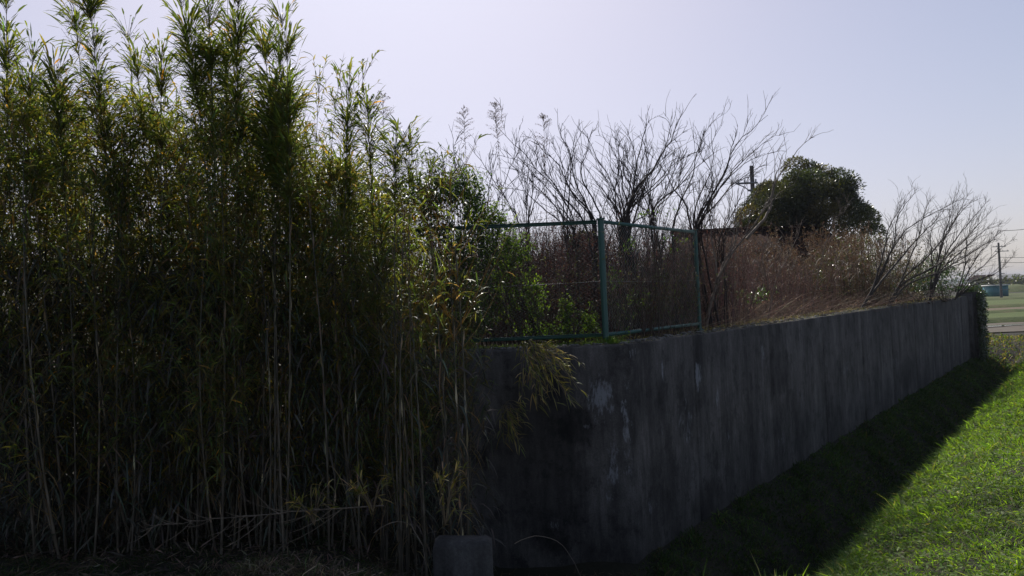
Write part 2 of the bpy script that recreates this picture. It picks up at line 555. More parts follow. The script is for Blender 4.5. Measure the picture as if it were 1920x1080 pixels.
def mk(px, py, right=True):
    """a point of the wall face seen at photo pixel px, py"""
    d = CR * (px - 960) / F_PX - CU * (py - 540) / F_PX + fwd
    if right:
        t = (C0 @ N2) / (d[:2] @ N2)
    else:
        t = C0[1] / d[1]
    return tuple(np.array([0, 0, EYE]) + d * t)


marks = [(mk(1125, 745, False), .22, .38, 1.0), (mk(1150, 880, False), .12, .7, .8), (mk(1175, 800, False), .1, .9, .8),
         (mk(1310, 705), .12, .32, 1.0), (mk(1285, 800), .3, .6, .6), (mk(1240, 800), .15, .4, .45), (mk(1585, 690), .6, .3, .5),
         (mk(1100, 800, False), .06, .06, 1.0), (mk(1040, 985, False), .3, .12, .5), (mk(1800, 620), 1.0, 1.5, .55), (mk(1430, 665), .10, .25, .8), (mk(1465, 830), .25, .25, .6), (mk(1240, 690), .12, .25, .6), (mk(1365, 820), .12, .4, .6),
         (mk(1345, 745), .06, .25, .8), (mk(1500, 740), .3, .5, .5), (mk(1215, 950), .2, .3, .5), (mk(1680, 680), .5, .4, .5), (mk(1185, 660), .1, .12, .8)]
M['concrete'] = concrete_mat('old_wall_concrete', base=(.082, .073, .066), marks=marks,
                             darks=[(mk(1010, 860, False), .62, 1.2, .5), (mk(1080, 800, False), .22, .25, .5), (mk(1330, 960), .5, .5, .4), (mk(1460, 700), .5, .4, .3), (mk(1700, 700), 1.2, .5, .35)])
M['cap'] = concrete_mat('wall_top_concrete', base=(.17, .16, .145))
M['block'] = concrete_mat('pale_concrete', base=(.05, .048, .045))

wall = empty('retaining_wall', (C0[0], C0[1], 0), 'tall dark stained concrete retaining wall with a corner and pale lime marks', 'wall')


def world_mb(mb, origin):
    for v in mb.v: v -= np.array(origin)
    return mb


WO = (C0[0], C0[1], 0)


def wall_piece(a, b, inward, zb, name='wall_panel', ra=None, rb=None, th=.25, bev=.012, zt=WTOP):
    """one cast length of wall, bevelled joint edges, a few courses tall and wide so its top can be uneven"""
    a = np.array(a); b = np.array(b); n = 14
    ia = np.array(inward if ra is None else ra); ib = np.array(inward if rb is None else rb)
    L = np.linalg.norm(b - a); u = (b - a) / L
    mbx = MB()
    r = np.random.default_rng(int(abs(a[0] * 100) + abs(b[1] * 77)) % 9999)
    ts = np.concatenate([[0, bev / L], np.linspace(bev / L, 1 - bev / L, n)[1:-1], [1 - bev / L, 1]])
    rows = []
    for j, t in enumerate(ts):
        pin = ia * (1 - t) + ib * t
        base = a + (b - a) * t
        e = bev if j in (0, len(ts) - 1) else 0.0
        o = base + np.array(inward) * e
        ch = .012 + r.random() * .014
        zt_ = zt - abs(r.normal(0, .004))
        back = base + pin * th
        rows.append([(o[0], o[1], zb), (o[0], o[1], zt_ - ch), (*(o + np.array(inward) * ch), zt_), (back[0], back[1], zt_), (back[0], back[1], zb)])
    V = np.array(rows); n1, n2 = V.shape[:2]
    ii = np.arange(n1 * n2).reshape(n1, n2)
    mbx.add(V.reshape(-1, 3), np.stack([ii[:-1, :-1], ii[1:, :-1], ii[1:, 1:], ii[:-1, 1:]], -1).reshape(-1, 4))
    for q in (0, -1):
        mbx.add(V[q], [(0, 1, 3, 4), (1, 2, 3, 3)][:1])
    return world_mb(mbx, WO).build(name, M['concrete'], wall)


fr = np.array([0, 1.0])
mit = norm(fr + N2) / (norm(fr + N2) @ fr)
xs_ = [-16, -13.4, -10.8, -8.2, -5.6, -3.0, -.85, C0[0]]
for i in range(len(xs_) - 1):
    last = i == len(xs_) - 2
    wall_piece((xs_[i], C0[1]), (xs_[i + 1] - (0 if last else .004), C0[1]), fr, -1.9, rb=mit if last else None)
ss_ = [0, 1.55, 4.1, 6.7, 9.3, 11.9, 14.5, 17.1, 19.7, 22.3, WLEN]
for i in range(len(ss_) - 1):
    a = C0 + U2 * ss_[i]; b = C0 + U2 * (ss_[i + 1] - (.004 if i < len(ss_) - 2 else 0))
    wall_piece(a, b, N2, -1.9, ra=mit if i == 0 else None)
# pilaster and return at the far end
mb = MB()
Mx = np.eye(4); Mx[:3, 0] = (U2[0], U2[1], 0); Mx[:3, 1] = (N2[0], N2[1], 0); Mx[:3, 3] = (C0[0], C0[1], 0)
mb.box((WLEN + .002, -.10, -1.9), (WLEN + .5, .35, WTOP + .05), M=Mx)
world_mb(mb, WO).build('pilaster', M['concrete'], wall)
mb = MB()
mb.box((WLEN + .502, -.22, -1.9), (WLEN + 1.9, .3, WTOP + .12), M=Mx)
world_mb(mb, WO).build('end_block', M['concrete'], wall)

# rubble and moss on the wall top: small irregular chips
def ico(r, c, sq=(1, 1, 1), seed=0):
    rr = np.random.default_rng(seed)
    t = (1 + 5 ** .5) / 2
    V = norm(np.array([(-1, t, 0), (1, t, 0), (-1, -t, 0), (1, -t, 0), (0, -1, t), (0, 1, t), (0, -1, -t), (0, 1, -t), (t, 0, -1), (t, 0, 1), (-t, 0, -1), (-t, 0, 1)], float))
    V = V * (1 + rr.normal(0, .18, (12, 1))) * r * np.array(sq) + np.array(c)
    Fc = [(0, 11, 5), (0, 5, 1), (0, 1, 7), (0, 7, 10), (0, 10, 11), (1, 5, 9), (5, 11, 4), (11, 10, 2), (10, 7, 6), (7, 1, 8), (3, 9, 4), (3, 4, 2), (3, 2, 6), (3, 6, 8), (3, 8, 9), (4, 9, 5), (2, 4, 11), (6, 2, 10), (8, 6, 7), (9, 8, 1)]
    return V, Fc


mb = MB()
for i in range(520):
    s = rng.random() ** 1.3 * 22; t = .03 + rng.random() * .3
    q = wp(s, t, WTOP + .003)
    V, Fc = ico(.008 + rng.random() * .022, q, (1.3, 1, .5), i)
    mb.add(V, Fc)
for i in range(260):
    x = -3.5 + rng.random() * 4.4
    V, Fc = ico(.008 + rng.random() * .018, (x, C0[1] + .03 + rng.random() * .25, WTOP + .003), (1.3, 1, .5), i + 900)
    mb.add(V, Fc)
tag(mb.build('concrete_crumbs', M['cap']), 'pale concrete crumbs and dirt lying along the wall top', 'crumbs', kind='stuff')

# ------------------------------------------------------------------ chain link fence
fence = empty('chain_link_fence', (.97, 8.2, WTOP), 'green chain link fence with flat rails standing on the corner of the concrete wall', 'fence')
FO = (.97, 8.2, WTOP)
FH = 1.31
cpost = np.array([.97, 8.2])
lposts = [cpost + np.array([-2.17 * k, .0]) for k in range(0, 4)]
rpost = cpost + U2 * 2.42 + N2 * .02
allp = [(lposts[k], lposts[k + 1]) for k in range(3)] + [(cpost, rpost)]


def post(q, r_=.03):
    mbp = MB()
    # two stage post: square tube with cap plate, base plate and rail brackets
    c, s_ = math.cos(.2), math.sin(.2)
    tubes(mbp, np.array([(q[0], q[1], WTOP - .06), (q[0], q[1], WTOP + FH * .5), (q[0], q[1], WTOP + FH)]), np.array([r_] * 3), 10, cap=True)
    return world_mb(mbp, FO).build('post', M['green_paint'], fence, smooth=False)


for q, rr_ in [(lposts[0], .034), (lposts[1], .027), (lposts[2], .027), (lposts[3], .027), (rpost, .027)]:
    post(q, rr_)
    mbp = MB()
    mbp.box((q[0] - rr_ - .006, q[1] - rr_ - .006, WTOP + FH), (q[0] + rr_ + .006, q[1] + rr_ + .006, WTOP + FH + .012))
    world_mb(mbp, FO).build('post_cap', M['green_paint'], fence)
    mbp = MB()
    mbp.box((q[0] - .045, q[1] - .045, WTOP + .002), (q[0] + .045, q[1] + .045, WTOP + .012))
    world_mb(mbp, FO).build('base_plate', M['green_paint'], fence)


def rail(a, b, z, h=.038, t=.03):
    a = np.array(a); b = np.array(b); L = np.linalg.norm(b - a); u = (b - a) / L
    Mr = np.eye(4); Mr[:3, 0] = (u[0], u[1], 0); Mr[:3, 1] = (-u[1], u[0], 0); Mr[:3, 3] = (a[0], a[1], z)
    mbr = MB()
    # angle iron: a face and a ledge
    mbr.box((.036, -t / 2, -h / 2), (L - .036, -t / 2 + .005, h / 2), M=Mr)
    mbr.box((.036, -t / 2 + .005, h / 2 - .005), (L - .036, t / 2, h / 2), M=Mr)
    for k in np.arange(.3, L - .1, .42):                       # bolts
        mbr.box((k, -t / 2 - .006, -.006), (k + .012, -t / 2, .006), M=Mr)
    return world_mb(mbr, FO).build('rail', M['green_paint'], fence)


for a, b in allp:
    rail(a, b, WTOP + FH - .025); rail(a, b, WTOP + .085)
    a = np.array(a); b = np.array(b); L = np.linalg.norm(b - a); u = (b - a) / L; nn = np.array([-u[1], u[0]])
    # tension wire
    mbw = MB()
    p0 = np.array([*a, WTOP + FH * .5]); p1 = np.array([*b, WTOP + FH * .5])
    tt = np.linspace(0, 1, 6)[:, None]
    pl = p0 + (p1 - p0) * tt; pl[:, 2] -= .012 * np.sin(np.pi * tt[:, 0])
    tubes(mbw, pl, np.full(6, .0022), 4)
    world_mb(mbw, FO).build('tension_wire', M['metal'], fence)
    # woven mesh: zigzag wires side by side, each hooked into the next
    cell = .056
    nz_ = int((FH - .12) / cell * 2)
    nw = int(L / cell)
    P = []
    zs = WTOP + .09 + np.arange(nz_ + 1) * cell * .5
    for k in range(nw):
        off = (np.arange(nz_ + 1) % 2) * cell
        al = k * cell + off * 1.0
        al = np.clip(al, 0, L)
        sag = .01 * np.sin(zs * 7 + k * .3)
        dep = np.where(np.arange(nz_ + 1) % 2, .0035, -.0035) + sag
        P.append(np.stack([a[0] + u[0] * al + nn[0] * dep, a[1] + u[1] * al + nn[1] * dep, zs], -1))
    mbw = MB(); tubes(mbw, np.array(P), np.full((len(P), nz_ + 1), .0021), 3)
    o = world_mb(mbw, FO).build('wire_mesh', M['wire'], fence)
    o['kind'] = 'stuff'


# ------------------------------------------------------------------ plants: bamboo
GREEN = [(.055, .085, .035), (.075, .105, .038), (.10, .125, .035), (.16, .15, .035), (.30, .17, .035), (.20, .155, .10)]


def curve_pts(p0, p1, bow, k, r=None, wob=0.0):
    t = np.linspace(0, 1, k)[:, None]
    p0 = np.array(p0, float); p1 = np.array(p1, float)
    P = p0 + (p1 - p0) * t + np.array(bow) * (4 * t * (1 - t))
    if wob and r is not None:
        w = r.normal(0, wob, (k, 3)); w[0] = 0; w = np.cumsum(w, 0) * .5
        P = P + w * t
    return P


def bamboo_meshes(h, kind, seed, lean=(0, 0), start=.35, nleaf=1.0, crook=.03, wts=None, arch=0.0, bright=1.0):
    """one bamboo cane: jointed culm, sheaths, branchlets and leaf fans"""
    r = np.random.default_rng(seed)
    top = np.array([lean[0] * h, lean[1] * h, h])
    k = 40
    t = np.linspace(0, 1, k)[:, None]
    P = np.array([0, 0, 0]) + top * t + np.array([lean[0], lean[1], 0]) * h * arch * t ** 3
    bow = np.array([r.normal(0, crook), r.normal(0, crook), 0]) * h
    P = P + bow * (4 * t * (1 - t))
    if arch: P[:, 2] -= (arch * .25 * h) * (t[:, 0] ** 5)
    R = np.interp(t[:, 0], [0, .5, 1], [.0070 + .003 * r.random(), .0055, .002])
    node = (np.arange(k) % 3 == 0)
    R = R * np.where(node, 1.22, 1.0)
    tan = np.array([.10, .078, .052]); grn = np.array([.045, .05, .025]); pal = np.array([.13, .108, .078])
    base = tan * (1 - t) + grn * t
    cc = np.where(node[:, None], pal, base) * (.6 + .6 * r.random()) * bright
    c = MB(); tubes(c, P, R, 6, C=cc[None])
    T = norm(np.gradient(P, axis=0))
    # sheaths: thin papery husks clasping the culm above some nodes
    sh = [i for i in range(3, k - 6, 3) if r.random() < .7]
    if sh:
        B = P[sh] ; a = r.random(len(sh)) * 6.28
        o = np.stack([np.cos(a), np.sin(a), 0 * a], 1)
        leaves(c, B + o * .007, norm(T[sh] + o * .12), o, .12 + .08 * r.random(len(sh)), .016, -.0, C=mixcol(len(sh), [(.30, .24, .15), (.2, .14, .08)], [1, 1], .2, r), long=False, fold=-.3)
    f = MB()
    wts = wts or [6, 5, 2.5, .9, .06, .12]
    if kind == 'plume':
        # long leaves stacked around the upper cane, pointing up and arching out
        n = int(330 * nleaf * (h * (1 - start)) / 1.4)
        nn = max(6, int(h * (1 - start) / .075))
        nt = np.sort(start + (1 - start) * (r.random(nn) * .5 + .5 * np.linspace(0, 1, nn)) ** .85)
        ni = r.integers(0, nn, n); na = np.cumsum(r.normal(2.4, .7, nn))
        nr = .6 + .7 * r.random(nn)
        tt = np.clip(nt[ni] + r.normal(0, .006, n), 0, 1)
        B = np.stack([np.interp(tt, t[:, 0], P[:, j]) for j in range(3)], 1)
        a = na[ni] + np.where(r.random(n) < .25, 3.1, 0) + r.normal(0, 1.0, n)
        o = np.stack([np.cos(a), np.sin(a), 0 * a], 1)
        upw = .5 + 1.15 * ((tt - start) / (1 - start)) ** 1.8 + r.normal(0, .35, n)
        D = norm(o + np.array([0, 0, 1]) * upw[:, None])
        q = .02 + .20 * r.random(n) ** 1.3 * (.4 + .8 * nr[ni])
        B2 = B + (o * .5 + np.array([0, 0, .8])) * q[:, None]
        tubes(f, np.stack([B, B2], 1), np.full((n, 2), .0013), 3, C=np.tile((.12, .13, .05), (n, 1)))
        leaves(f, B2, D, np.array([0, 0, 1]) + o * -.2 + r.normal(0, .3, (n, 3)), (.07 + .13 * r.random(n)) * nr[ni] * 1.05, .011 + .008 * r.random(n), .12 + .6 * r.random(n) ** 1.4,
               C=mixcol(n, GREEN, wts, .22, r))
    else:
        brl = []
        z0 = start
        nodes = [i for i in range(k) if i % 2 == 0 and t[i, 0] > z0]
        for i in nodes:
            for q in range(r.integers(3, 6)):
                a = r.random() * 6.28
                tt = t[i, 0]
                ln = (.22 + .52 * r.random()) * (1.15 - .5 * max(0, (tt - .55) / .45))
                o = np.array([math.cos(a), math.sin(a), 0])
                e = P[i] + o * ln * .62 + np.array([0, 0, ln * (.75 + .3 * r.random())])
                brl.append(curve_pts(P[i], e, (0, 0, -ln * .08), 4))
        for q in range(4):
            brl.append(curve_pts(P[-2], P[-1] + r.normal(0, .05, 3) + np.array([0, 0, .12]), (0, 0, 0), 4))
        BR = np.array(brl)
        nb = len(BR)
        tubes(f, BR, np.tile([.0022, .0018, .0014, .0009], (nb, 1)), 3, C=np.tile((.16, .13, .07), (nb, 1)))
        nl = int(10 * nleaf)
        bi = np.repeat(np.arange(nb), nl)
        tt = .3 + .7 * r.random(len(bi)); tt[::nl] = 1.0
        seg = tt * 3; i0 = np.minimum(seg.astype(int), 2); fr_ = (seg - i0)[:, None]
        B = BR[bi, i0] * (1 - fr_) + BR[bi, i0 + 1] * fr_
        bd = norm(BR[bi, 3] - BR[bi, 0])
        D = norm(bd * .8 + r.normal(0, .55, (len(bi), 3)))
        n = len(bi)
        leaves(f, B, D, np.array([0, 0, 1]) + r.normal(0, .45, (n, 3)), .07 + .09 * r.random(n), .009 + .007 * r.random(n), .2 + .6 * r.random(n), C=mixcol(n, GREEN, wts, .28, r))
    # a few dead hanging leaves low on the cane
    n = r.integers(6, 16)
    tt = .08 + .55 * r.random(n)
    B = np.stack([np.interp(tt, t[:, 0], P[:, j]) for j in range(3)], 1)
    a = r.random(n) * 6.28; o = np.stack([np.cos(a), np.sin(a), 0 * a], 1)
    leaves(f, B, o + np.array([0, 0, .2]), np.array([0, 0, 1.]) + r.normal(0, .4, (n, 3)), .09 + .1 * r.random(n), .011, .9 + .8 * r.random(n), C=mixcol(n, [(.15, .115, .075), (.10, .07, .05)], [1, 1], .25, r))
    return c.mesh('culm', M['culm'], True), f.mesh('foliage', M['bamboo_leaf'])


def bamboo_thing(meshes, loc, rz=0, sc=1.0, label=None, group=None):
    t = empty('bamboo', loc, label, 'bamboo', group, rz)
    t.scale = (sc, sc, sc)
    link('culm', meshes[0], t)
    o = link('foliage', meshes[1], t); o['kind'] = 'stuff'
    return t


# the canes that stand out against the sky: top at photo px,py ; foot drift ; distance ; style
TALL = [
    (14, -25, 60, 6.3, 'plume', .52, 1.0, 'tall bamboo plume cut by the left edge of the photo, feathery against the sky'),
    (62, 85, 85, 6.2, 'plume', .68, .8, 'bamboo with a dark drooping leaf head just right of the leftmost plume'),
    (118, -30, 150, 6.4, 'plume', .86, .8, 'bamboo with a bare upper stalk and one leaf tuft near the top edge'),
    (160, -60, 250, 6.3, 'plume', .56, 1.3, 'tallest bamboo of the left group, thick dark plume leaning right as it goes down'),
    (100, 110, 130, 6.0, 'plume', .62, 1.6, 'bamboo with a very dark bushy head below the gap in the left skyline'),
    (238, 60, 275, 6.6, 'plume', .88, .35, 'thin bamboo with yellowish tip leaves alone in the sky gap'),
    (262, 95, 280, 6.5, 'plume', .72, .7, 'short bamboo with a small round leaf head left of the centre plumes'),
    (302, 108, 310, 6.4, 'plume', .78, .9, 'bamboo with a small star shaped leaf head on a bare stalk'),
    (333, -12, 355, 6.2, 'plume', .66, 1.2, 'tall bamboo with a dark pointed plume on a bare stalk in mid thicket'),
    (365, 65, 375, 6.5, 'plume', .76, .8, 'bamboo whose tuft hangs beside the pointed plume, slightly lower'),
    (398, -35, 405, 6.3, 'plume', .58, 1.1, 'tall bamboo with a light green plume left of the twin top plumes'),
    (432, -10, 430, 6.6, 'plume', .60, .9, 'slim bamboo between the light green plume and the densest plume'),
    (458, -60, 470, 6.2, 'plume', .56, 1.3, 'tallest dense bamboo plume reaching out of the top of the photo'),
    (486, 55, 500, 6.3, 'plume', .58, 1.4, 'broad bamboo plume at the right shoulder of the tall group'),
    (527, 20, 515, 6.2, 'plume', .60, .8, 'bamboo with two thin tip leaves rising above the right shoulder'),
    (545, 95, 525, 6.1, 'plume', .56, 1.3, 'dark green bamboo plume forming the right edge of the tall group'),
    (510, 130, 520, 6.0, 'plume', .55, 1.5, 'dark bamboo in front of the right shoulder plumes'),
    (648, 160, 610, 6.2, 'plume', .74, .8, 'bamboo with an upright tuft beside the arching spray'),
    (686, 175, 740, 6.3, 'plume', .74, .9, 'leaning bamboo with a drooping head at the right of the thicket'),
    (655, 275, 650, 6.4, 'plume', .75, .6, 'small bamboo tuft low in the skyline right of the thicket'),
    (745, 235, 735, 6.1, 'plume', .78, 1.0, 'bamboo with a wide fan of dark leaves at the right end of the skyline'),
    (770, 262, 765, 6.2, 'plume', .84, .7, 'rightmost bamboo leaf fan above the leafy shrub'),
]
for i, (px, py, pb, Yd, kind, start, nl, lab) in enumerate(TALL):
    tp = at(px, py, Yd)
    bx = at(pb, 700, Yd)[0]
    gz = float(ground_z(bx, Yd))
    h = tp[2] - gz
    me = bamboo_meshes(h, kind, 100 + i, lean=((tp[0] - bx) / h, random.uniform(-.03, .03)), start=start, nleaf=nl * 1.25, crook=.015)
    bamboo_thing(me, (bx, Yd, gz), 0, 1, lab)
# bushy lower bodies of variants, reused
VAR = []
for v in range(12):
    VAR.append(bamboo_meshes(3.0, 'bushy', 300 + v, lean=(random.uniform(-.05, .05), random.uniform(-.05, .05)), start=[.25, .10, .36][v % 3], nleaf=1.0,
                             wts=[[5, 5, 3, 1.2, .15, .5], [3, 4, 5, 3.5, .6, .3], [3, 4, 3, 1.8, .4, 1.6]][v % 3]))
PLM = [bamboo_meshes(3.0, 'plume', 340 + v, lean=(random.uniform(-.04, .04), 0), start=.62 + .06 * (v % 3), nleaf=.9) for v in range(4)]
TOPX = [-200, 0, 120, 200, 300, 400, 520, 600, 680, 720, 780, 840, 880, 930]
TOPY = [160, 185, 225, 215, 250, 225, 215, 290, 345, 400, 470, 560, 620, 720]


def ztop(x, Yd, extra=0):
    px = np.clip(960 + F_PX * x / Yd, -200, 980)
    py = np.interp(px, TOPX, TOPY) + extra
    return at(px, py, Yd)[2]


GB = 'bamboo canes of the dense dark thicket on the left'
LB = 'leafy bamboo cane inside the dense thicket between its front row and the wall'
nb = 0
def put_cane(x, y, extra, deck, lab=LB, grp=None):
    global nb
    g = float(ground_z(x, y)) if y < C0[1] else float(lot_z(x, y))
    h = ztop(x, y, extra) - g
    if h < .6: return
    me = deck[nb % len(deck)]
    t = bamboo_thing(me, (x, y, g), random.uniform(0, 6.28), 1.0, lab, grp or GB)
    sc = h / 3.05
    t.scale = (min(1.15, max(.75, sc)), min(1.15, max(.75, sc)), sc)
    nb += 1

THIN = [bamboo_meshes(3.0, 'bushy', 380 + v, lean=(random.uniform(-.05, .05), 0), start=.6, nleaf=.38, wts=[6, 4, 1, .2, .03, .6], bright=.75) for v in range(5)]
# visible front culms
for px in (60, 105, 118, 170, 215, 232, 240, 320, 362, 398, 408, 440, 482, 497, 508, 540, 610, 665, 715, 745, 790, 838, 856, 862):
    Yd = 5.95 + random.random() * .35
    x = at(px, 850, Yd)[0]
    put_cane(x, Yd, random.uniform(-10, 160) if px < 690 else (360 - at(0, 0, 6)[0] * 0 - np.interp(px, TOPX, TOPY) + random.uniform(-30, 60)), VAR if px < 600 and random.random() < .6 else THIN, 'slender bamboo cane with its stalk showing at the front edge of the dark thicket', 'front row bamboo canes of the thicket')
for i in range(170):
    y = 6.1 + 1.55 * random.random()
    x = -5.4 + 4.92 * random.random()
    ex = random.choice([-15, 0, 0, 15, 35, 70, 120, 200, 310]) + random.uniform(-25, 25)
    if x >= -.95: put_cane(x, y, ex, THIN, 'sparse thin bamboo cane at the right end of the thicket near the bare wall', 'sparse canes at the right end of the thicket')
    elif random.random() < .88: put_cane(x, y, ex, VAR)
    else: put_cane(x, y, ex, PLM, 'bamboo cane with a long leaved plume head buried in the middle of the thicket', 'plume headed canes inside the thicket')
for i in range(66):
    y = 8.5 + 2.6 * random.random()
    x = -7.8 + 7.2 * random.random()
    put_cane(x, y, random.uniform(90, 320), VAR, 'bamboo cane rising from the lot behind the thicket and the wall', 'bamboo canes growing behind the wall')

# brown and green leaves hanging in the lower thicket, colours toned down for its shade
r = np.random.default_rng(390)
n = 34000
x = -5.0 + 4.75 * r.random(n); y = 6.0 + 1.7 * r.random(n) ** 1.2
z = ground_z(x, y) + .15 + 2.3 * r.random(n) ** .9
keep = (vn(x, z * 1.3, 2.6, 3) + .5 * vn(x + 7, z + y, 6.5, 5) > -.3) & (r.random(n) > np.clip((x + 1.9) / 1.6, 0, .85))
x, y, z = x[keep], y[keep], z[keep]; n = len(x)
a = r.random(n) * 6.28
g = MB()
leaves(g, np.stack([x, y, z], 1), np.stack([np.cos(a), np.sin(a), r.normal(.1, .4, n)], 1), np.array([0, 0, 1.]) + r.normal(0, .45, (n, 3)), .09 + .12 * r.random(n), .011 + .008 * r.random(n), .4 + 1.0 * r.random(n),
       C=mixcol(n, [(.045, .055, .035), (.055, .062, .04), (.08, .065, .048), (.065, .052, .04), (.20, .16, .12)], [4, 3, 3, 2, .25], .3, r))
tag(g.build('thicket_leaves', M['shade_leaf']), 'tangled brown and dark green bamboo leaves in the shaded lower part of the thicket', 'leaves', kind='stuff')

# arching spray of thin leafy branches right of the tall group
def spray(name, p0, p1, bow, nbr, seed, lab, ll=.1, spread=.25, cat='bamboo', leafn=7, wts=None):
    r = np.random.default_rng(seed)
    t = empty(name, tuple(p0), lab, cat)
    P = curve_pts((0, 0, 0), np.array(p1) - np.array(p0), bow, 20)
    c = MB(); tubes(c, P, np.linspace(.006, .0018, 20), 5, C=(.15, .13, .07))
    c.build('culm', M['culm'], t, True)
    f = MB(); T = norm(np.gradient(P, axis=0))
    br = []
    for q in range(nbr):
        i = int(19 * (.3 + .7 * r.random())); 
        d = norm(T[i] + r.normal(0, .45, 3) + np.array([0, 0, .25])); ln = spread * (.5 + r.random())
        br.append(curve_pts(P[i], P[i] + d * ln, (0, 0, .02), 4))
    BR = np.array(br); n0 = len(BR)
    tubes(f, BR, np.tile([.0018, .0015, .0012, .0008], (n0, 1)), 3, C=(.14, .12, .06))
    bi = np.repeat(np.arange(n0), leafn); tt = .25 + .75 * r.random(len(bi)); sg = tt * 3; i0 = np.minimum(sg.astype(int), 2); fr_ = (sg - i0)[:, None]
    B = BR[bi, i0] * (1 - fr_) + BR[bi, i0 + 1] * fr_
    D = norm(norm(BR[bi, 3] - BR[bi, 0]) + r.normal(0, .35, (len(bi), 3)))
    n = len(bi)
    leaves(f, B, D, np.array([0, 0, 1]) + r.normal(0, .4, (n, 3)), ll * (.6 + .8 * r.random(n)), .011, .3 + .4 * r.random(n), C=mixcol(n, GREEN, wts or [2, 4, 4, 2, .2, .5], .25, r))
    o = f.build('foliage', M['bamboo_leaf'], t); o['kind'] = 'stuff'
    return t


for j, (a, b, bw) in enumerate([((585, 420), (690, 108), (-.12, 0, .1)), ((575, 400), (640, 120), (-.08, 0, .05)), ((590, 380), (665, 150), (-.1, 0, .06)), ((560, 380), (600, 130), (-.04, 0, .0))]):
    Yd = 6.5 + .1 * j
    p0 = at(a[0], a[1], Yd); p0[2] = ground_z(p0[0], Yd)
    spray('bamboo', p0, at(b[0], b[1], Yd), bw, 46, 500 + j,
          ['long bamboo spray arching furthest right against the sky', 'middle of the fine leaved bamboo sprays leaning right', 'fine leaved bamboo spray under the longest arching one',
           'upright fine leaved bamboo spray beside the tall group'][j], ll=.085, spread=.22)

# sunlit tuft hanging over the wall
def tuft(px, py, Yd, tips, seed, lab, nl=6):
    r = np.random.default_rng(seed)
    p0 = at(px, py, Yd)
    t = empty('bamboo_grass_tuft', tuple(p0), lab, 'bamboo')
    c = MB(); f = MB()
    for (qx, qy, dy) in tips:
        e = at(qx, qy, Yd - dy) - p0
        P = curve_pts((0, 0, 0), e, (0, -.05, .06 + .05 * r.random()), 8)
        tubes(c, P, np.linspace(.003, .001, 8), 4, C=(.2, .15, .09))
        n = nl + r.integers(0, 4)
        tt = .35 + .65 * r.random(n)
        B = np.stack([np.interp(tt, np.linspace(0, 1, 8), P[:, k]) for k in range(3)], 1)
        D = norm(norm(e) + r.normal(0, .6, (n, 3)) + np.array([.35, 0, .25]))
        leaves(f, B, D, np.array([0, 0, 1]) + r.normal(0, .3, (n, 3)), .07 + .07 * r.random(n), .010 + .004 * r.random(n), .15 + .5 * r.random(n),
               C=mixcol(n, [(.12, .14, .04), (.18, .16, .06), (.30, .25, .14)], [3, 2, 1.5], .25, r))
    c.build('stems', M['culm'], t, True)
    o = f.build('foliage', M['bamboo_leaf'], t); o['kind'] = 'stuff'


rr = np.random.default_rng(5)
tuft(985, 650, 7.75, [(970 + 115 * rr.random(), 665 + 100 * rr.random(), .3 + .45 * rr.random()) for _ in range(46)] + [(1098, 690, .6), (1092, 735, .7), (1080, 765, .7), (1070, 680, .6)], 61,
     'sunlit tuft of bamboo grass spilling over the wall left of the corner post', 7)
tuft(945, 760, 7.6, [(935 + 60 * rr.random(), 780 + 75 * rr.random(), .1 + .2 * rr.random()) for _ in range(16)], 62,
     'small drooping bamboo tuft low on the dark wall below the sunlit one')

# ------------------------------------------------------------------ leafy shrubs and creepers
SHR = [(.035, .065, .02), (.055, .09, .025), (.08, .11, .03), (.03, .05, .02)]


def shrub(name, lab, cat, base, blobs, nleaf, size=.035, cols=SHR, wts=(3, 3, 1.5, 2), seed=1, stems=24, group=None, wmul=.55, shell=.5, mat_='leaf', stemcol=(.07, .05, .035)):
    """stems reaching into clumps of leaves; blobs = (centre, radii)"""
    r = np.random.default_rng(seed)
    base = np.array(base, float)
    t = empty(name, tuple(base), lab, cat, group)
    c = MB(); f = MB()
    vols = np.array([b[1][0] * b[1][1] * b[1][2] for b in blobs]) ** .67; vols /= vols.sum()
    for i, (cen, rad) in enumerate(blobs):
        cen = np.array(cen, float) - base
        k = max(2, int(stems * vols[i]))
        st = []
        for q in range(k):
            e = cen + rdir(1, r)[0] * np.array(rad) * (.5 + .6 * r.random())
            s0 = np.array([r.normal(0, .08), r.normal(0, .08), 0])
            s0[:2] += cen[:2] * r.random() * .6
            st.append(curve_pts(s0, e, r.normal(0, .06, 3), 9, r, .02))
        st = np.array(st)
        tubes(c, st, np.tile(np.linspace(.008, .002, 9), (k, 1)), 4, C=stemcol)
        # twigs with leaves in whorls
        nt = max(4, int(nleaf * vols[i] / 9))
        d = rdir(nt, r); rad_ = shell + (1.08 - shell) * r.random(nt) ** .6
        tip = cen + d * np.array(rad) * rad_[:, None]
        tip += .12 * np.array(rad) * np.sin(tip[:, [1, 2, 0]] * 9 + seed)
        td = norm(d * .6 + r.normal(0, .5, (nt, 3)) + np.array([0, 0, .3])); tl = .08 + .14 * r.random(nt)
        b0 = tip - td * tl[:, None]
        tubes(f, np.stack([b0, tip], 1), np.tile([.0018, .0008], (nt, 1)), 3, C=stemcol)
        bi = np.repeat(np.arange(nt), 9); tt = r.random(len(bi))[:, None]
        B = b0[bi] * (1 - tt) + tip[bi] * tt
        n = len(bi)
        leaves(f, B, norm(td[bi] * .5 + r.normal(0, .8, (n, 3))), np.array([0, 0, .8]) + r.normal(0, .5, (n, 3)), size * (.6 + .8 * r.random(n)), size * wmul * (.7 + .6 * r.random(n)), .2,
               C=mixcol(n, cols, wts, .25, r), long=False)
    c.build('stems', M['bark'], t, True)
    o = f.build('leaves', M[mat_], t); o['kind'] = 'stuff'
    return t


def B(px, py, Yd, rx, ry, rz):
    return (at(px, py, Yd), (rx, ry, rz))


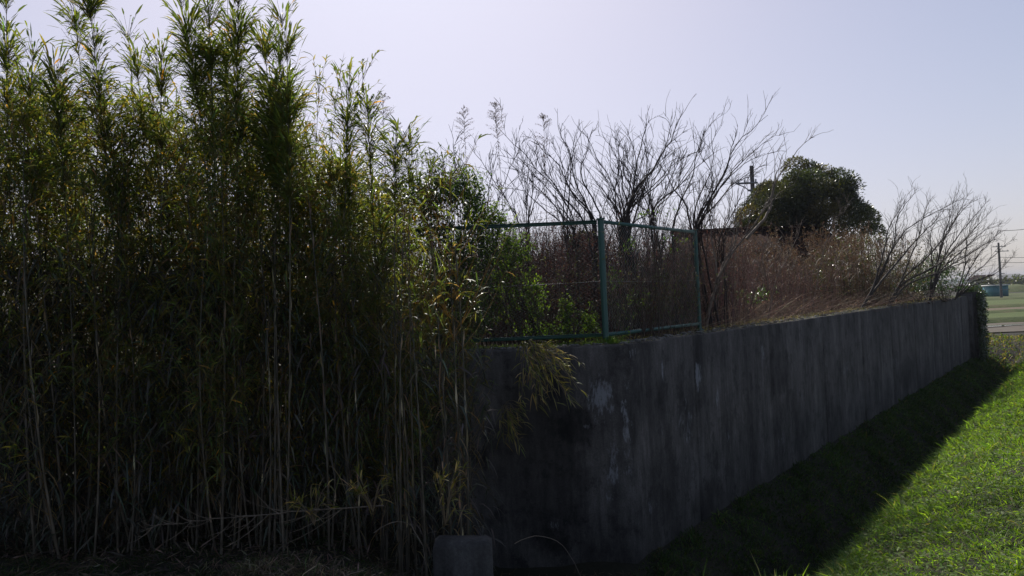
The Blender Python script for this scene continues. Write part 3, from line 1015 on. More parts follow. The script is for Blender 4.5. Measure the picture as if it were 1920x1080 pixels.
shrub('leafy_shrub', 'dense dark green shrub swallowing the left stretch of the fence', 'shrub', (-.9, 8.55, 1.1),
      [B(760, 375, 8.4, .42, .3, .26), B(820, 350, 8.5, .32, .25, .2), B(850, 400, 8.4, .45, .3, .42), B(740, 430, 8.3, .5, .3, .4), B(800, 500, 8.4, .6, .35, .5),
       B(700, 390, 8.5, .4, .3, .4), B(880, 520, 8.4, .35, .3, .55), B(720, 560, 8.4, .5, .3, .4), B(860, 600, 8.5, .4, .25, .3), B(640, 480, 8.5, .6, .3, .7), B(790, 610, 8.5, .5, .2, .3)],
      30000, .038, seed=21, stems=110)
shrub('leafy_shrub', 'bright green small leaved climber sprawling on the fence left of the corner post', 'shrub', (.3, 8.45, 1.1),
      [B(905, 400, 8.4, .25, .15, .16), B(930, 440, 8.35, .22, .12, .28), B(965, 470, 8.4, .22, .12, .22), B(950, 540, 8.4, .2, .12, .35), B(1000, 560, 8.4, .16, .1, .3),
       B(1010, 620, 8.4, .35, .12, .1), B(1060, 580, 8.35, .12, .1, .2), B(1065, 625, 8.35, .3, .12, .08), B(880, 350, 8.5, .22, .15, .25), B(1100, 600, 8.3, .12, .1, .15)],
      10500, .030, cols=[(.11, .17, .04), (.16, .22, .05), (.07, .10, .03)], wts=(3, 2, 2), seed=22, stems=40, mat_='grass')
shrub('leafy_shrub', 'sparse pale green sprays on the fence top right of the corner post', 'shrub', (1.6, 8.95, 1.1),
      [B(1215, 400, 8.9, .14, .1, .05), B(1250, 388, 9.0, .12, .1, .04), B(1180, 455, 9.0, .15, .1, .08), B(1270, 450, 9.4, .2, .1, .05), B(1150, 520, 8.6, .1, .1, .2), B(1190, 560, 8.8, .12, .1, .1), B(1160, 625, 8.5, .2, .1, .05)],
      520, .026, cols=[(.13, .20, .045), (.09, .14, .035)], wts=(2, 1), seed=23, stems=14, mat_='grass')
shrub('leafy_shrub', 'thin leafy wisps rising above the dark shrub into the sky', 'shrub', (-.7, 8.6, 1.1),
      [B(790, 290, 8.6, .2, .12, .1), B(840, 295, 8.6, .2, .12, .12), B(870, 330, 8.6, .15, .1, .12)], 420, .03, seed=24, stems=30)

# ------------------------------------------------------------------ bare trees and shrubs
def bare_tree(lab, base, stems, seed, r0_=.022, tw=1.0, col=(.045, .034, .03), group=None, name='bare_tree', lev2=5, k1=12, buds=False, Ydepth=.35):
    """stems = list of polylines of photo-measured points in space; side shoots fork upwards"""
    r = np.random.default_rng(seed)
    base = np.array(base, float)
    t = empty(name, tuple(base), lab, 'tree', group)
    trunk = MB(); br = MB()
    for st in stems:
        st = np.array(st, float) - base
        # resample smoothly
        dl = np.concatenate([[0], np.cumsum(np.linalg.norm(np.diff(st, axis=0), axis=1))]); L = dl[-1]
        tt = np.linspace(0, L, k1 * 2)
        P = np.stack([np.interp(tt, dl, st[:, j]) for j in range(3)], 1)
        for _ in range(2): P[1:-1] = (P[:-2] + P[1:-1] * 2 + P[2:]) / 4
        w = np.cumsum(r.normal(0, .017, P.shape), 0); w[0] = 0; P = P + w * np.linspace(0, 1, len(P))[:, None]
        R = r0_ * .72 * (1 - np.linspace(0, 1, len(P))) ** .8 * (.7 + .45 * r.random()) + .0022
        tubes(trunk, P, R, 6, C=col)
        T = norm(np.gradient(P, axis=0))
        K = len(P)
        l1, R1, src = [], [], []
        nlat = int(lev2 * max(.6, L / 2.2))
        for q in range(nlat):
            u = .3 + .68 * (q + r.random()) / nlat
            i = min(int(u * K), K - 2)
            side = norm(np.cross(T[i], r.normal(size=3)))
            d = norm(T[i] * .85 + side * .6 + np.array([0, 0, .25]))
            ln = L * (.32 - .25 * u) * (.5 + .9 * r.random())
            e = P[i] + d * ln + np.array([0, 0, ln * .12])
            e[1] = P[i][1] + (e[1] - P[i][1]) * .7
            l1.append(curve_pts(P[i], e, side * -ln * .06, 7, r, .026)); R1.append(np.linspace(min(R[i] * .66, .011), .0023, 7)); src.append(ln)
        if not l1: continue
        A1 = np.array(l1); tubes(br, A1, np.array(R1), 4, C=col)
        l2 = []
        for a_, ln in zip(A1, src):
            for q in range(int(3 * tw) + r.integers(0, 2)):
                i = r.integers(1, 7); Tt = norm(a_[-1] - a_[0])
                side = norm(np.cross(Tt, r.normal(size=3)))
                d = norm(Tt * .85 + side * .6 + np.array([0, 0, .3])); l = ln * (.25 + .35 * r.random()) + .05
                l2.append(curve_pts(a_[i], a_[i] + d * l, side * -.05 * l, 5, r, .014))
        # shoots straight off the upper stem too
        for q in range(int(8 * tw)):
            i = int(K * (.55 + .43 * r.random())); side = norm(np.cross(T[i], r.normal(size=3)))
            d = norm(T[i] * .9 + side * .55 + np.array([0, 0, .3])); l = .08 + .16 * r.random()
            l2.append(curve_pts(P[i], P[i] + d * l, side * -.05 * l, 5, r, .014))
        A2 = np.array(l2); tubes(br, A2, np.tile(np.linspace(.0038, .0017, 5), (len(A2), 1)), 3, C=col)
        l3 = []
        for a_ in A2:
            for q in range(int(r.random() < .8)):
                i = r.integers(2, 5); Tt = norm(a_[-1] - a_[0]); side = norm(np.cross(Tt, r.normal(size=3)))
                l = .05 + .1 * r.random()
                l3.append(curve_pts(a_[i], a_[i] + norm(Tt + side * .6 + np.array([0, 0, .2])) * l, (0, 0, 0), 3))
        A3 = np.array(l3); tubes(br, A3, np.tile([.0022, .0019, .0015], (len(A3), 1)), 3, C=col)
    trunk.build('trunk', M['bark'], t, True)
    o = br.build('branches', M['bark'], t, True); o['kind'] = 'stuff'
    return t


def S(Yd, *pts, dy=0.0):
    n = len(pts)
    return [at(p[0], p[1], Yd + dy * i / max(1, n - 1)) for i, p in enumerate(pts)]


def lotbase(px, Yd):
    p = at(px, 560, Yd); p[2] = lot_z(p[0], p[1]); return p


GT = 'bare trees behind the green fence'
def ftree(Yd, bpx, stems, seed, lab, **kw):
    b = lotbase(bpx, Yd)
    sts = []
    for q, s_ in enumerate(stems):
        dy = ((q * 37) % 7 / 7 - .5) * .9
        s_ = [(p[0], p[1] + 9 * (i + 1) * 3 / len(s_)) for i, p in enumerate(s_)]
        sts.append([b + np.array([.09 * (q - 1.5), 0, 0])] + S(Yd, *s_, dy=dy))
        rj = random.Random(seed * 10 + q)
        j1, j2 = rj.uniform(-22, 22), rj.uniform(-34, 34)
        s2 = [(p[0] + j1 * i / 2 + j2 * i * i / 6, p[1] + 14 * i) for i, p in enumerate(s_)]
        if q % 2 == 0 or seed % 3 == 0: sts.append([b + np.array([.12 - .11 * q, .1, 0])] + S(Yd, *s2, dy=-dy))
    return bare_tree(lab, b, sts, seed, **kw)


ftree(9.6, 915, [[(905, 400), (880, 300), (862, 225)], [(910, 400), (925, 320), (932, 250)], [(895, 440), (860, 370), (835, 290)], [(918, 400), (950, 330), (985, 240)]], 31,
      'leftmost bare tree, thin forked stems just right of the leafy shrub', group=GT, r0_=.014)
ftree(10.4, 985, [[(985, 400), (975, 310), (965, 232)], [(978, 400), (950, 340), (890, 235)], [(990, 410), (1000, 320), (1010, 240)]], 32,
      'bare tree with three thin upright stems, second from the left', group=GT, r0_=.014)
ftree(9.9, 1080, [[(1072, 410), (1030, 340), (985, 290), (925, 222)], [(1060, 415), (1065, 340), (1062, 260), (1042, 222)], [(1078, 420), (1045, 370), (1000, 300), (965, 280)]], 33,
      'bare tree leaning left whose long stem crosses the thin upright ones', group=GT, r0_=.019)
ftree(9.5, 1128, [[(1115, 408), (1085, 345), (1065, 270), (1040, 220)], [(1108, 405), (1070, 360), (1040, 310), (1012, 255)], [(1122, 400), (1070, 300), (1090, 240), (1096, 205)]], 34,
      'bare tree just behind the corner post with two thick stems rising left', group=GT, r0_=.024)
ftree(10.2, 1165, [[(1168, 400), (1140, 320), (1120, 270), (1106, 238)], [(1172, 400), (1150, 330), (1128, 250), (1136, 235)], [(1165, 400), (1160, 330), (1175, 280), (1152, 225)], [(1155, 410), (1148, 370), (1105, 300)]], 35,
      'dense bare tree right of the corner post, stems bunched before they spread', group=GT, r0_=.022)
ftree(9.8, 1190, [[(1175, 400), (1200, 350), (1240, 295), (1268, 245), (1284, 190)], [(1172, 410), (1195, 345), (1260, 270), (1311, 190)], [(1180, 400), (1205, 300), (1222, 230), (1224, 196)], [(1175, 405), (1196, 360), (1172, 280), (1178, 225)]], 36,
      'tallest bare tree, its stems sweeping right to the highest twigs', group=GT, r0_=.024)
ftree(10.6, 1250, [[(1222, 380), (1200, 345), (1178, 290), (1140, 230)], [(1240, 380), (1232, 310), (1240, 260), (1226, 210)], [(1225, 385), (1270, 345), (1310, 280), (1326, 225)], [(1255, 400), (1290, 330), (1300, 260), (1321, 205)]], 37,
      'bare tree with a wide low fork between the two green posts', group=GT, r0_=.02)
ftree(10.8, 1318, [[(1300, 420), (1330, 360), (1352, 320), (1370, 262), (1436, 206)], [(1296, 420), (1290, 360), (1268, 330), (1240, 270)], [(1305, 410), (1345, 340), (1372, 280), (1383, 218)], [(1298, 410), (1320, 350), (1342, 290), (1340, 225)], [(1308, 415), (1355, 320), (1400, 260), (1432, 225)]], 38,
      'bare tree behind the right green post with thick stems fanning right', group=GT, r0_=.026)
ftree(11.4, 1215, [[(1230, 400), (1260, 330), (1290, 260), (1275, 225)], [(1210, 400), (1190, 330), (1160, 260)]], 39, 'thin pale bare tree standing furthest back among the fence trees', group=GT, r0_=.012)
ftree(11.0, 1350, [[(1352, 430), (1375, 370), (1400, 310), (1415, 260)], [(1340, 430), (1325, 340), (1345, 270)], [(1355, 430), (1395, 380), (1440, 320)]], 40, 'thin bare tree left of the utility pole', group=GT, r0_=.013)

b = np.array(at(1322, 614, 10.75)); b[2] = 1.05
bare_tree('pale crooked tree rooted on the wall edge just right of the fence', b,
          [[b, at(1330, 575, 10.7), at(1343, 530, 10.7), at(1338, 460, 10.7), at(1333, 400, 10.8), at(1345, 340, 10.9)],
           [b, at(1331, 575, 10.7), at(1345, 528, 10.7), at(1370, 480, 10.6), at(1400, 448, 10.6), at(1420, 420, 10.5), at(1445, 370, 10.5), at(1480, 310, 10.4), at(1525, 258, 10.4)],
           [b, at(1330, 575, 10.7), at(1344, 529, 10.7), at(1352, 495, 10.8), at(1368, 462, 10.9), at(1372, 440, 10.9), at(1366, 400, 11)],
           [at(1400, 448, 10.6), at(1440, 400, 10.7), at(1462, 340, 10.8), at(1475, 290, 10.9)]], 41, r0_=.026, col=(.17, .13, .10), lev2=5, tw=.8)
GW = 'thin saplings standing in the brown brush'
for j, (pts, Yd, lab) in enumerate([([(1437, 598), (1452, 530), (1478, 470), (1500, 420)], 12.5, 'thin pale sapling with one bend in the brown brush'),
                                    ([(1440, 600), (1445, 560), (1430, 500), (1437, 440)], 13.0, 'straight sapling beside the bent one in the brown brush'),
                                    ([(1520, 560), (1535, 500), (1560, 420), (1600, 380)], 16.0, 'reddish sapling in front of the round evergreen')]):
    ps = S(Yd, *pts); ps[0][2] = lot_z(ps[0][0], ps[0][1])
    bare_tree(lab, ps[0], [ps], 60 + j, r0_=.012, col=(.15, .11, .085), lev2=7, group=GW)
GR = 'bare trees leaning right over the far part of the wall'
def rtree(Yd, bpx, bpy_, stems, seed, lab, **kw):
    b = at(bpx, bpy_, Yd); b[2] = 1.06
    bare_tree(lab, b, [[b] + S(Yd, *s_, dy=((q * 37) % 7 / 7 - .5) * 1.5) for q, s_ in enumerate(stems)], seed, group=GR, **kw)


rtree(16.5, 1612, 592, [[(1640, 535), (1668, 480), (1700, 430), (1760, 395), (1815, 366)], [(1645, 530), (1680, 460), (1690, 410), (1735, 358)], [(1638, 540), (1655, 480), (1668, 420), (1700, 375)], [(1650, 530), (1720, 450), (1780, 400)]], 51,
      'bare tree with grey leaning trunk, first from the left over the far wall', r0_=.035, col=(.06, .048, .04), lev2=9, tw=1.3)
rtree(18.0, 1662, 570, [[(1690, 525), (1740, 485), (1780, 440), (1815, 372)], [(1692, 528), (1760, 500), (1810, 450), (1858, 395)], [(1688, 530), (1705, 490), (1730, 430), (1745, 375)], [(1700, 532), (1760, 508), (1800, 490), (1840, 470)]], 52,
      'bare tree with a low pale trunk forking close to the wall edge', r0_=.036, col=(.08, .065, .05), lev2=9, tw=1.3)
rtree(21.5, 1742, 552, [[(1760, 500), (1800, 440), (1838, 395), (1850, 380)], [(1762, 505), (1815, 460), (1862, 420), (1884, 418)], [(1755, 500), (1770, 440), (1790, 390), (1788, 366)], [(1765, 510), (1820, 480), (1875, 455), (1890, 440)], [(1750, 500), (1745, 440), (1760, 400)], [(1757, 500), (1775, 430), (1820, 375)]], 53,
      'bushy bare tree above the green bush near the wall end', r0_=.034, lev2=11, tw=1.3)
rtree(24.5, 1790, 552, [[(1820, 520), (1860, 490), (1890, 460), (1905, 455)], [(1815, 510), (1840, 470), (1880, 430)], [(1820, 530), (1870, 515), (1915, 480)], [(1820, 535), (1850, 530), (1885, 535)], [(1810, 500), (1815, 440), (1835, 400)]], 54,
      'bare tree at the very end of the wall spreading towards the far pole', r0_=.03, lev2=11, tw=1.2)

# ------------------------------------------------------------------ tall dried weeds
GD = 'tall dried weed plumes against the sky'
def plume(px, py, pby, Yd, seed, lab, lean=0.0, dense=1.0):
    r = np.random.default_rng(seed)
    b = lotbase(px + lean, Yd); tip = at(px, py, Yd) - b
    t = empty('dried_weed', tuple(b), lab, 'weed', GD)
    P = curve_pts((0, 0, 0), tip, (.02, 0, 0), 16)
    c = MB(); tubes(c, P, np.linspace(.005, .0015, 16), 5, C=(.12, .08, .05)); c.build('stem', M['bark'], t, True)
    f = MB()
    n = int(34 * dense); u = r.random(n) ** 1.2
    L = np.linalg.norm(tip)
    Bp = tip * (1 - u[:, None] * .42 / L)
    a = r.random(n) * 6.28; o = np.stack([np.cos(a), np.sin(a) * .7, 0 * a], 1)
    ln = (.04 + .13 * u * (1.3 - u)) * 1.3
    E = Bp + o * ln[:, None] + np.array([0, 0, 1]) * ln[:, None] * .55
    Pm = (Bp + E) / 2 + np.array([0, 0, .02])
    tubes(f, np.stack([Bp, Pm, E - np.array([0, 0, .01])], 1), np.tile([.0016, .0013, .001], (n, 1)), 3, C=(.13, .09, .055))
    bi = np.repeat(np.arange(n), 12); tt = r.random(len(bi))[:, None]
    Q = Bp[bi] * (1 - tt) + E[bi] * tt
    m = len(bi)
    leaves(f, Q, np.array([0, 0, .8]) + r.normal(0, .5, (m, 3)), rdir(m, r), .012 + .012 * r.random(m), .006, 0, C=mixcol(m, [(.16, .11, .07), (.10, .07, .05)], [1, 1], .2, r), long=False)
    # shrivelled leaves down the stem
    m = 60; u = .42 / L + (.6 / L) * r.random(m); Q = tip * (1 - u[:, None])
    leaves(f, Q, r.normal(0, 1, (m, 3)) - np.array([0, 0, .8]), rdir(m, r), .03 + .04 * r.random(m), .009, .3, C=mixcol(m, [(.08, .055, .04), (.05, .035, .03)], [1, 1], .2, r), long=False)
    f.build('panicle', M['dry'], t)['kind'] = 'stuff'


plume(869, 203, 0, 9.2, 71, 'dried weed plume with upright tip left of the leftmost bare tree', 8)
plume(928, 196, 0, 9.0, 72, 'darkest and thickest dried weed plume, nodding left over a bare tree', 24, 1.5)
plume(1019, 218, 0, 9.3, 73, 'dried weed plume with fine drooping sprays above the fence rail', 2)
plume(717, 178, 0, 7.9, 74, 'dried weed plume between the bamboo heads', 6)
plume(743, 236, 0, 8.3, 75, 'short dried weed plume just above the dark shrub', 4, .8)

# ------------------------------------------------------------------ dry brush behind the wall
def brush(name, lab, n, sampler, cols, wts, hfun, seed, leafn=6, lean=.25, r0_=.0035, ll=.03, leafw=.4, curly=.02, side=4, up=1.0, dcols=None):
    r = np.random.default_rng(seed)
    x, y = sampler(n, r)
    z = lot_z(x, y)
    h = hfun(x, y, r)
    b = np.stack([x, y, z], 1)
    a = r.random(n) * 6.28
    ln = r.normal(0, lean, n)
    e = b + np.stack([np.cos(a) * ln * h, np.sin(a) * ln * h, h * up], 1)
    k = 4; t = np.linspace(0, 1, k)[None, :, None]
    P = b[:, None] * (1 - t) + e[:, None] * t + 1.3 * np.cumsum(r.normal(0, curly, (n, k, 3)), 1) * t
    C = mixcol(n, cols, wts, .3, r)
    m_ = MB()
    tubes(m_, P, (h[:, None] * .0018 + r0_ * .5) * np.linspace(1, .35, k)[None], 3, C=C)
    # side twigs
    bi = np.repeat(np.arange(n), side); nn_ = len(bi)
    u = .3 + .68 * r.random(nn_); s = u * (k - 1); i0 = np.minimum(s.astype(int), k - 2); fr_ = (s - i0)[:, None]
    B0 = P[bi, i0] * (1 - fr_) + P[bi, i0 + 1] * fr_
    d = norm(norm(e - b)[bi] * .8 + r.normal(0, .6, (nn_, 3)))
    l = (.1 + .22 * r.random(nn_)) * np.minimum(1.3, h[bi])
    E0 = B0 + d * l[:, None]
    Mm = (B0 + E0) / 2 + r.normal(0, .012, (nn_, 3))
    tubes(m_, np.stack([B0, E0], 1), np.tile([.0019, .001], (nn_, 1)), 3, C=C[bi])
    o = m_.build(name, M['bark'])
    tag(o, lab, 'brush', kind='stuff')
    if leafn:
        f = MB()
        li = np.repeat(np.arange(nn_), leafn); tt = r.random(len(li))[:, None]
        Q = B0[li] * (1 - tt) + E0[li] * tt; m = len(li)
        leaves(f, Q, r.normal(0, 1, (m, 3)) - np.array([0, 0, .3]), rdir(m, r), ll * (.5 + r.random(m)), ll * leafw, .3, C=mixcol(m, dcols or cols, wts, .3, r), long=False)
        link('dry_leaves', f.mesh('dry_leaves', M['dry']), o)['kind'] = 'stuff'
    return o


RED = [(.135, .07, .058), (.10, .053, .045), (.17, .11, .09), (.06, .042, .037)]
TAN = [(.165, .115, .075), (.115, .078, .055), (.08, .055, .042)]


def samp_fence(n, r):
    x = -.8 + 4.6 * r.random(n); y = 9.2 + 3.9 * r.random(n)
    ok = in_lot(x, y) & (((x - C0[0]) * N2[0] + (y - C0[1]) * N2[1]) > .5)
    x, y = np.where(ok, x, x - 2.2), np.where(ok, y, y + 1.5)
    return x, y


def samp_wall(s0, s1, t0, t1):
    def f(n, r):
        s = s0 + (s1 - s0) * r.random(n); t = t0 + (t1 - t0) * r.random(n)
        return C0[0] + U2[0] * s + N2[0] * t, C0[1] + U2[1] * s + N2[1] * t
    return f


brush('dry_brush', 'reddish brown tangle of bare twigs and dry stalks filling the view through the fence', 2600, samp_fence, RED, [3, 3, 1, 2],
      lambda x, y, r: (1.15 + .12 * (y - 8.75)) * (.55 + .6 * r.random(len(x))), 81, leafn=5, lean=.22, curly=.03)
brush('dry_brush', 'red brown standing brush behind the wall right of the fence', 4200, samp_wall(2.0, 14, 1.0, 9.0), RED, [3, 2, 2, 2],
      lambda x, y, r: (1.05 + .085 * np.clip(-pfront(x, y), 0, 9)) * (.55 + .5 * r.random(len(x)) + .15 * vn(x, y, 1.5, 3)), 82, leafn=5, lean=.16)
brush('dry_brush', 'brown green standing brush behind the far part of the wall', 3600, samp_wall(12, 26, .8, 9.0), [(.14, .09, .05), (.10, .10, .045), (.18, .13, .07), (.08, .05, .04)], [3, 2, 2, 2],
      lambda x, y, r: (1.25 + .07 * np.clip(-pfront(x, y), 0, 9)) * (.5 + .6 * r.random(len(x)) + .15 * vn(x, y, 1.3, 4)), 83, leafn=5, lean=.2, ll=.04)
brush('dry_vines', 'dry vine stems tangled through the green wire mesh', 330, lambda n, r: ((lambda q: (np.where(q < .55, -2.2 + 5.6 * q, cpost[0] + U2[0] * (q - .55) * 5.3) + r.normal(0, .02, n), np.where(q < .55, 8.27, cpost[1] + .06 + U2[1] * (q - .55) * 5.3) + .10 * r.random(n)))(r.random(n))),
      [(.10, .07, .055), (.06, .045, .038), (.15, .12, .09)], [2, 2, 1], lambda x, y, r: .5 + .85 * r.random(len(x)), 85, leafn=3, lean=.35, curly=.055, side=5, dcols=[(.08, .11, .03), (.10, .07, .05), (.13, .16, .04)])
brush('cut_stalks', 'fallen dry stalks lying tangled along the wall top', 1500, samp_wall(2.2, 15, .35, 2.6), [(.26, .17, .11), (.17, .10, .07), (.32, .24, .16)], [2, 3, 1],
      lambda x, y, r: .35 + .45 * r.random(len(x)), 84, leafn=1, lean=1.6, up=.55, side=2, r0_=.004)


def samp_px(pxs, Y0, Y1):
    def f(n, r):
        y = Y0 + (Y1 - Y0) * r.random(n); px = pxs[0] + (pxs[1] - pxs[0]) * r.random(n)
        return (px - 960) / F_PX * y, y
    return f


# tan reeds with soft heads
def reeds(lab, n, samp, h, seed):
    r = np.random.default_rng(seed)
    x, y = samp(n, r); z = lot_z(x, y); hh = h * (.8 + .35 * r.random(n))
    b = np.stack([x, y, z], 1); e = b + np.stack([r.normal(0, .12, n), r.normal(0, .12, n), hh], 1)
    t = np.linspace(0, 1, 5)[None, :, None]
    P = b[:, None] * (1 - t) + e[:, None] * t
    m_ = MB(); tubes(m_, P, np.tile(np.linspace(.005, .002, 5), (n, 1)), 3, C=mixcol(n, TAN, [2, 2, 1], .2, r))
    bi = np.repeat(np.arange(n), 26); m = len(bi); u = r.random(m)[:, None]
    Q = e[bi] - (e - b)[bi] * u * .16
    leaves(m_, Q, r.normal(0, .5, (m, 3)) + np.array([0, 0, .9]), rdir(m, r), .05 + .05 * r.random(m), .011, .3, C=mixcol(m, TAN, [3, 2, 1], .25, r), long=False)
    bi = np.repeat(np.arange(n), 7); m = len(bi); u = .2 + .7 * r.random(m)[:, None]
    Q = b[bi] + (e - b)[bi] * u
    leaves(m_, Q, r.normal(0, .6, (m, 3)) + np.array([0, 0, .7]), np.array([0, 0, 1.]) + r.normal(0, .2, (m, 3)), .3 + .3 * r.random(m), .014, .6, C=mixcol(m, TAN, [2, 3, 2], .25, r))
    tag(m_.build('dry_reeds', M['dry']), lab, 'reeds', kind='stuff')


reeds('tan dry reeds with soft heads below the round evergreen', 200, samp_px((1520, 1640), 19, 24), 1.95, 91)
reeds('brown dry reeds in front of the rusty roof', 170, samp_px((1330, 1500), 16, 21), 1.7, 92)
reeds('olive tan reeds left of the leaning bare trees', 110, samp_px((1560, 1700), 17.5, 21), 1.55, 93)

OLV = [(.07, .085, .03), (.10, .11, .035), (.05, .06, .025), (.13, .11, .05)]
shrub('leafy_shrub', 'olive shrub between the reeds and the leaning bare trees', 'shrub', (9.7, 20.2, 1.05), [B(1590, 500, 20, .9, .8, .7), B(1650, 510, 20.5, .8, .8, .7), B(1630, 470, 21, .6, .6, .5), B(1560, 530, 19, .6, .6, .5)],
      5200, .05, cols=OLV, wts=(3, 2, 2, 2), seed=25, stems=60)
shrub('leafy_shrub', 'dark green bush on the wall edge near its far end', 'shrub', (12.7, 22.8, 1.05), [B(1740, 520, 22.5, .7, .6, .5), B(1775, 525, 23.5, .6, .5, .45), B(1710, 530, 22, .55, .5, .35), B(1755, 500, 23.3, .5, .5, .4)],
      5200, .05, cols=[(.035, .07, .025), (.05, .09, .035), (.07, .11, .03)], wts=(3, 2, 1), seed=26, stems=40)
shrub('leafy_shrub', 'brownish low shrub under the leaning bare trees', 'shrub', (11.2, 20.8, 1.05), [B(1690, 520, 21, .8, .6, .6), B(1720, 490, 23, .8, .6, .7), B(1790, 500, 26, .9, .6, .7), B(1660, 470, 23, .8, .6, .6)],
      4600, .045, cols=[(.10, .085, .04), (.12, .08, .05), (.07, .08, .03)], wts=(2, 2, 1), seed=27, stems=70)
shrub('leafy_shrub', 'small fresh green bramble in the cut stalks right of the fence', 'shrub', at(1400, 560, 13.5) * [1, 1, 0] + [0, 0, 1.08], [B(1400, 555, 13.5, .35, .3, .12), B(1355, 535, 13, .2, .2, .1), B(1430, 545, 14, .25, .2, .1)],
      700, .035, cols=[(.10, .16, .04), (.06, .10, .03)], wts=(1, 1), seed=28, stems=12)
# ivy on the wall end
r = np.random.default_rng(29)
iv = MB(); n = 5200
sa = WLEN + .35 + 1.6 * r.random(n); zz = WTOP + .15 - (2.6 * r.random(n) ** 1.1)
faceo = -.22 - .12 * r.random(n) * (1 + .5 * np.sin(sa * 7 + zz * 5))
topm = r.random(n) < .22
ti = np.where(topm, -.2 + .7 * r.random(n), faceo); zz = np.where(topm, WTOP + .12 + .22 * r.random(n), zz)
Q = np.stack([C0[0] + U2[0] * sa + N2[0] * ti, C0[1] + U2[1] * sa + N2[1] * ti, zz], 1)
leaves(iv, Q, r.normal(0, .7, (n, 3)) + np.array([0, 0, -.5]), np.array([-N2[0], -N2[1], .4]) + r.normal(0, .4, (n, 3)), .06 + .04 * r.random(n), .05, .1, C=mixcol(n, [(.03, .055, .02), (.045, .07, .025), (.06, .05, .03)], [3, 2, 1], .25, r), long=False)
st = []
for q in range(26):
    s0_ = WLEN + .5 + 1.3 * r.random(); p0 = np.array(wp(s0_, -.24, -1.3)); p1 = np.array(wp(s0_ + r.normal(0, .2), -.24, WTOP + .1)); st.append(curve_pts(p0, p1, r.normal(0, .03, 3), 8, r, .01))
ivt = empty('ivy', wp(WLEN + 1.2, -.24, -1.2), 'dark ivy covering the far end of the concrete wall', 'ivy')
for mb_ in (iv,): world_mb(mb_, tuple(ivt.location))
o = iv.build('leaves', M['leaf'], ivt); o['kind'] = 'stuff'
sm = MB(); tubes(sm, np.array(st) - np.array(tuple(ivt.location)), np.full((26, 8), .006), 4, C=(.08, .06, .04)); sm.build('stems', M['bark'], ivt)
# hanging grass over the wall edge
for j, (px, lab) in enumerate([(1715, 'dry grass wisps trailing over the far wall edge')]):
    pass

# ------------------------------------------------------------------ big evergreen
def evergreen(px, py_top, Yd, wpx, lab, seed, nl=15000, extra=None):
    r = np.random.default_rng(seed)
    c = at(px, 480, Yd); base = np.array([c[0], Yd, FIELD])
    top = at(px, py_top, Yd)[2]
    W = wpx / F_PX * Yd / 2
    t = empty('evergreen_tree', tuple(base), lab, 'tree')
    tr = MB(); H = top - FIELD
    P = curve_pts((0, 0, 0), (.2, 0, H * .8), (.1, 0, 0), 10); tubes(tr, P, np.linspace(.28, .06, 10), 9, C=(.06, .045, .035))
    cen0 = H - W * .98
    lobes = []
    for q in range(84):
        d = norm(r.normal(size=3)); d[2] = abs(d[2]) * 1.0 - .35 * (r.random() < .35)
        d = norm(d)
        cc = np.array([d[0] * W * .84, d[1] * W * .84, cen0 + d[2] * W * .84 + (0 if d[2] > 0 else -.25 * W * r.random())]) * (1 if q % 4 else np.array([.55, .55, .95]))
        if d[0] > .25 and d[2] < .45 and r.random() < .6: continue      # open right flank where the sky shows through
        lobes.append((cc, .16 * W + .14 * W * r.random()))
    for dx, dz, rr_ in (extra or []): lobes.append((np.array([dx * W, 0, cen0 + dz * W]), rr_ * W))
    br = np.array([curve_pts(P[5 + (i % 4)], l[0], (0, 0, -.2), 7, r, .05) for i, l in enumerate(lobes)])
    tubes(tr, br, np.tile(np.linspace(.07, .015, 7), (len(br), 1)), 5, C=(.06, .045, .035))
    f = MB(); per = nl // len(lobes)
    for cc, rad in lobes:
        d = rdir(per, r); d[:, 2] = np.abs(d[:, 2]) * np.where(r.random(per) < .75, 1, -1)
        Q = cc + d * rad * (.55 + .5 * r.random(per)[:, None] ** .5)
        base_c = mixcol(1, [(.045, .05, .02), (.085, .072, .025), (.03, .035, .016)], [3, 2.2, 2], .2, r)
        leaves(f, Q, norm(d + r.normal(0, .6, (per, 3)) + np.array([0, 0, .2])), d + r.normal(0, .4, (per, 3)), np.where(per > 500, .095, .13) + .07 * r.random(per), .045, .1,
               C=np.clip(base_c * np.exp(r.normal(0, .3, (per, 1))), 0, 1), long=False)
    tr.build('trunk', M['bark'], t, True)
    f.build('crown', M['leaf'], t)['kind'] = 'stuff'
    return t


evergreen(1512, 318, 34, 236, 'big round dark evergreen tree standing beyond the brown brush', 101, nl=80000,
          extra=[(-.1, .98, .2), (.08, .92, .2), (.98, .12, .2), (.85, .02, .25), (.7, .3, .22), (-.95, -.1, .25), (-.85, .2, .25), (-1.05, -.35, .2), (.3, -.2, .3), (-.3, -.1, .3), (.55, -.3, .3), (1.08, -.1, .18)])
evergreen(1100, 438, 30, 70, 'small orange green bushy tree seen through the fence left of the corner post', 102, nl=3000)

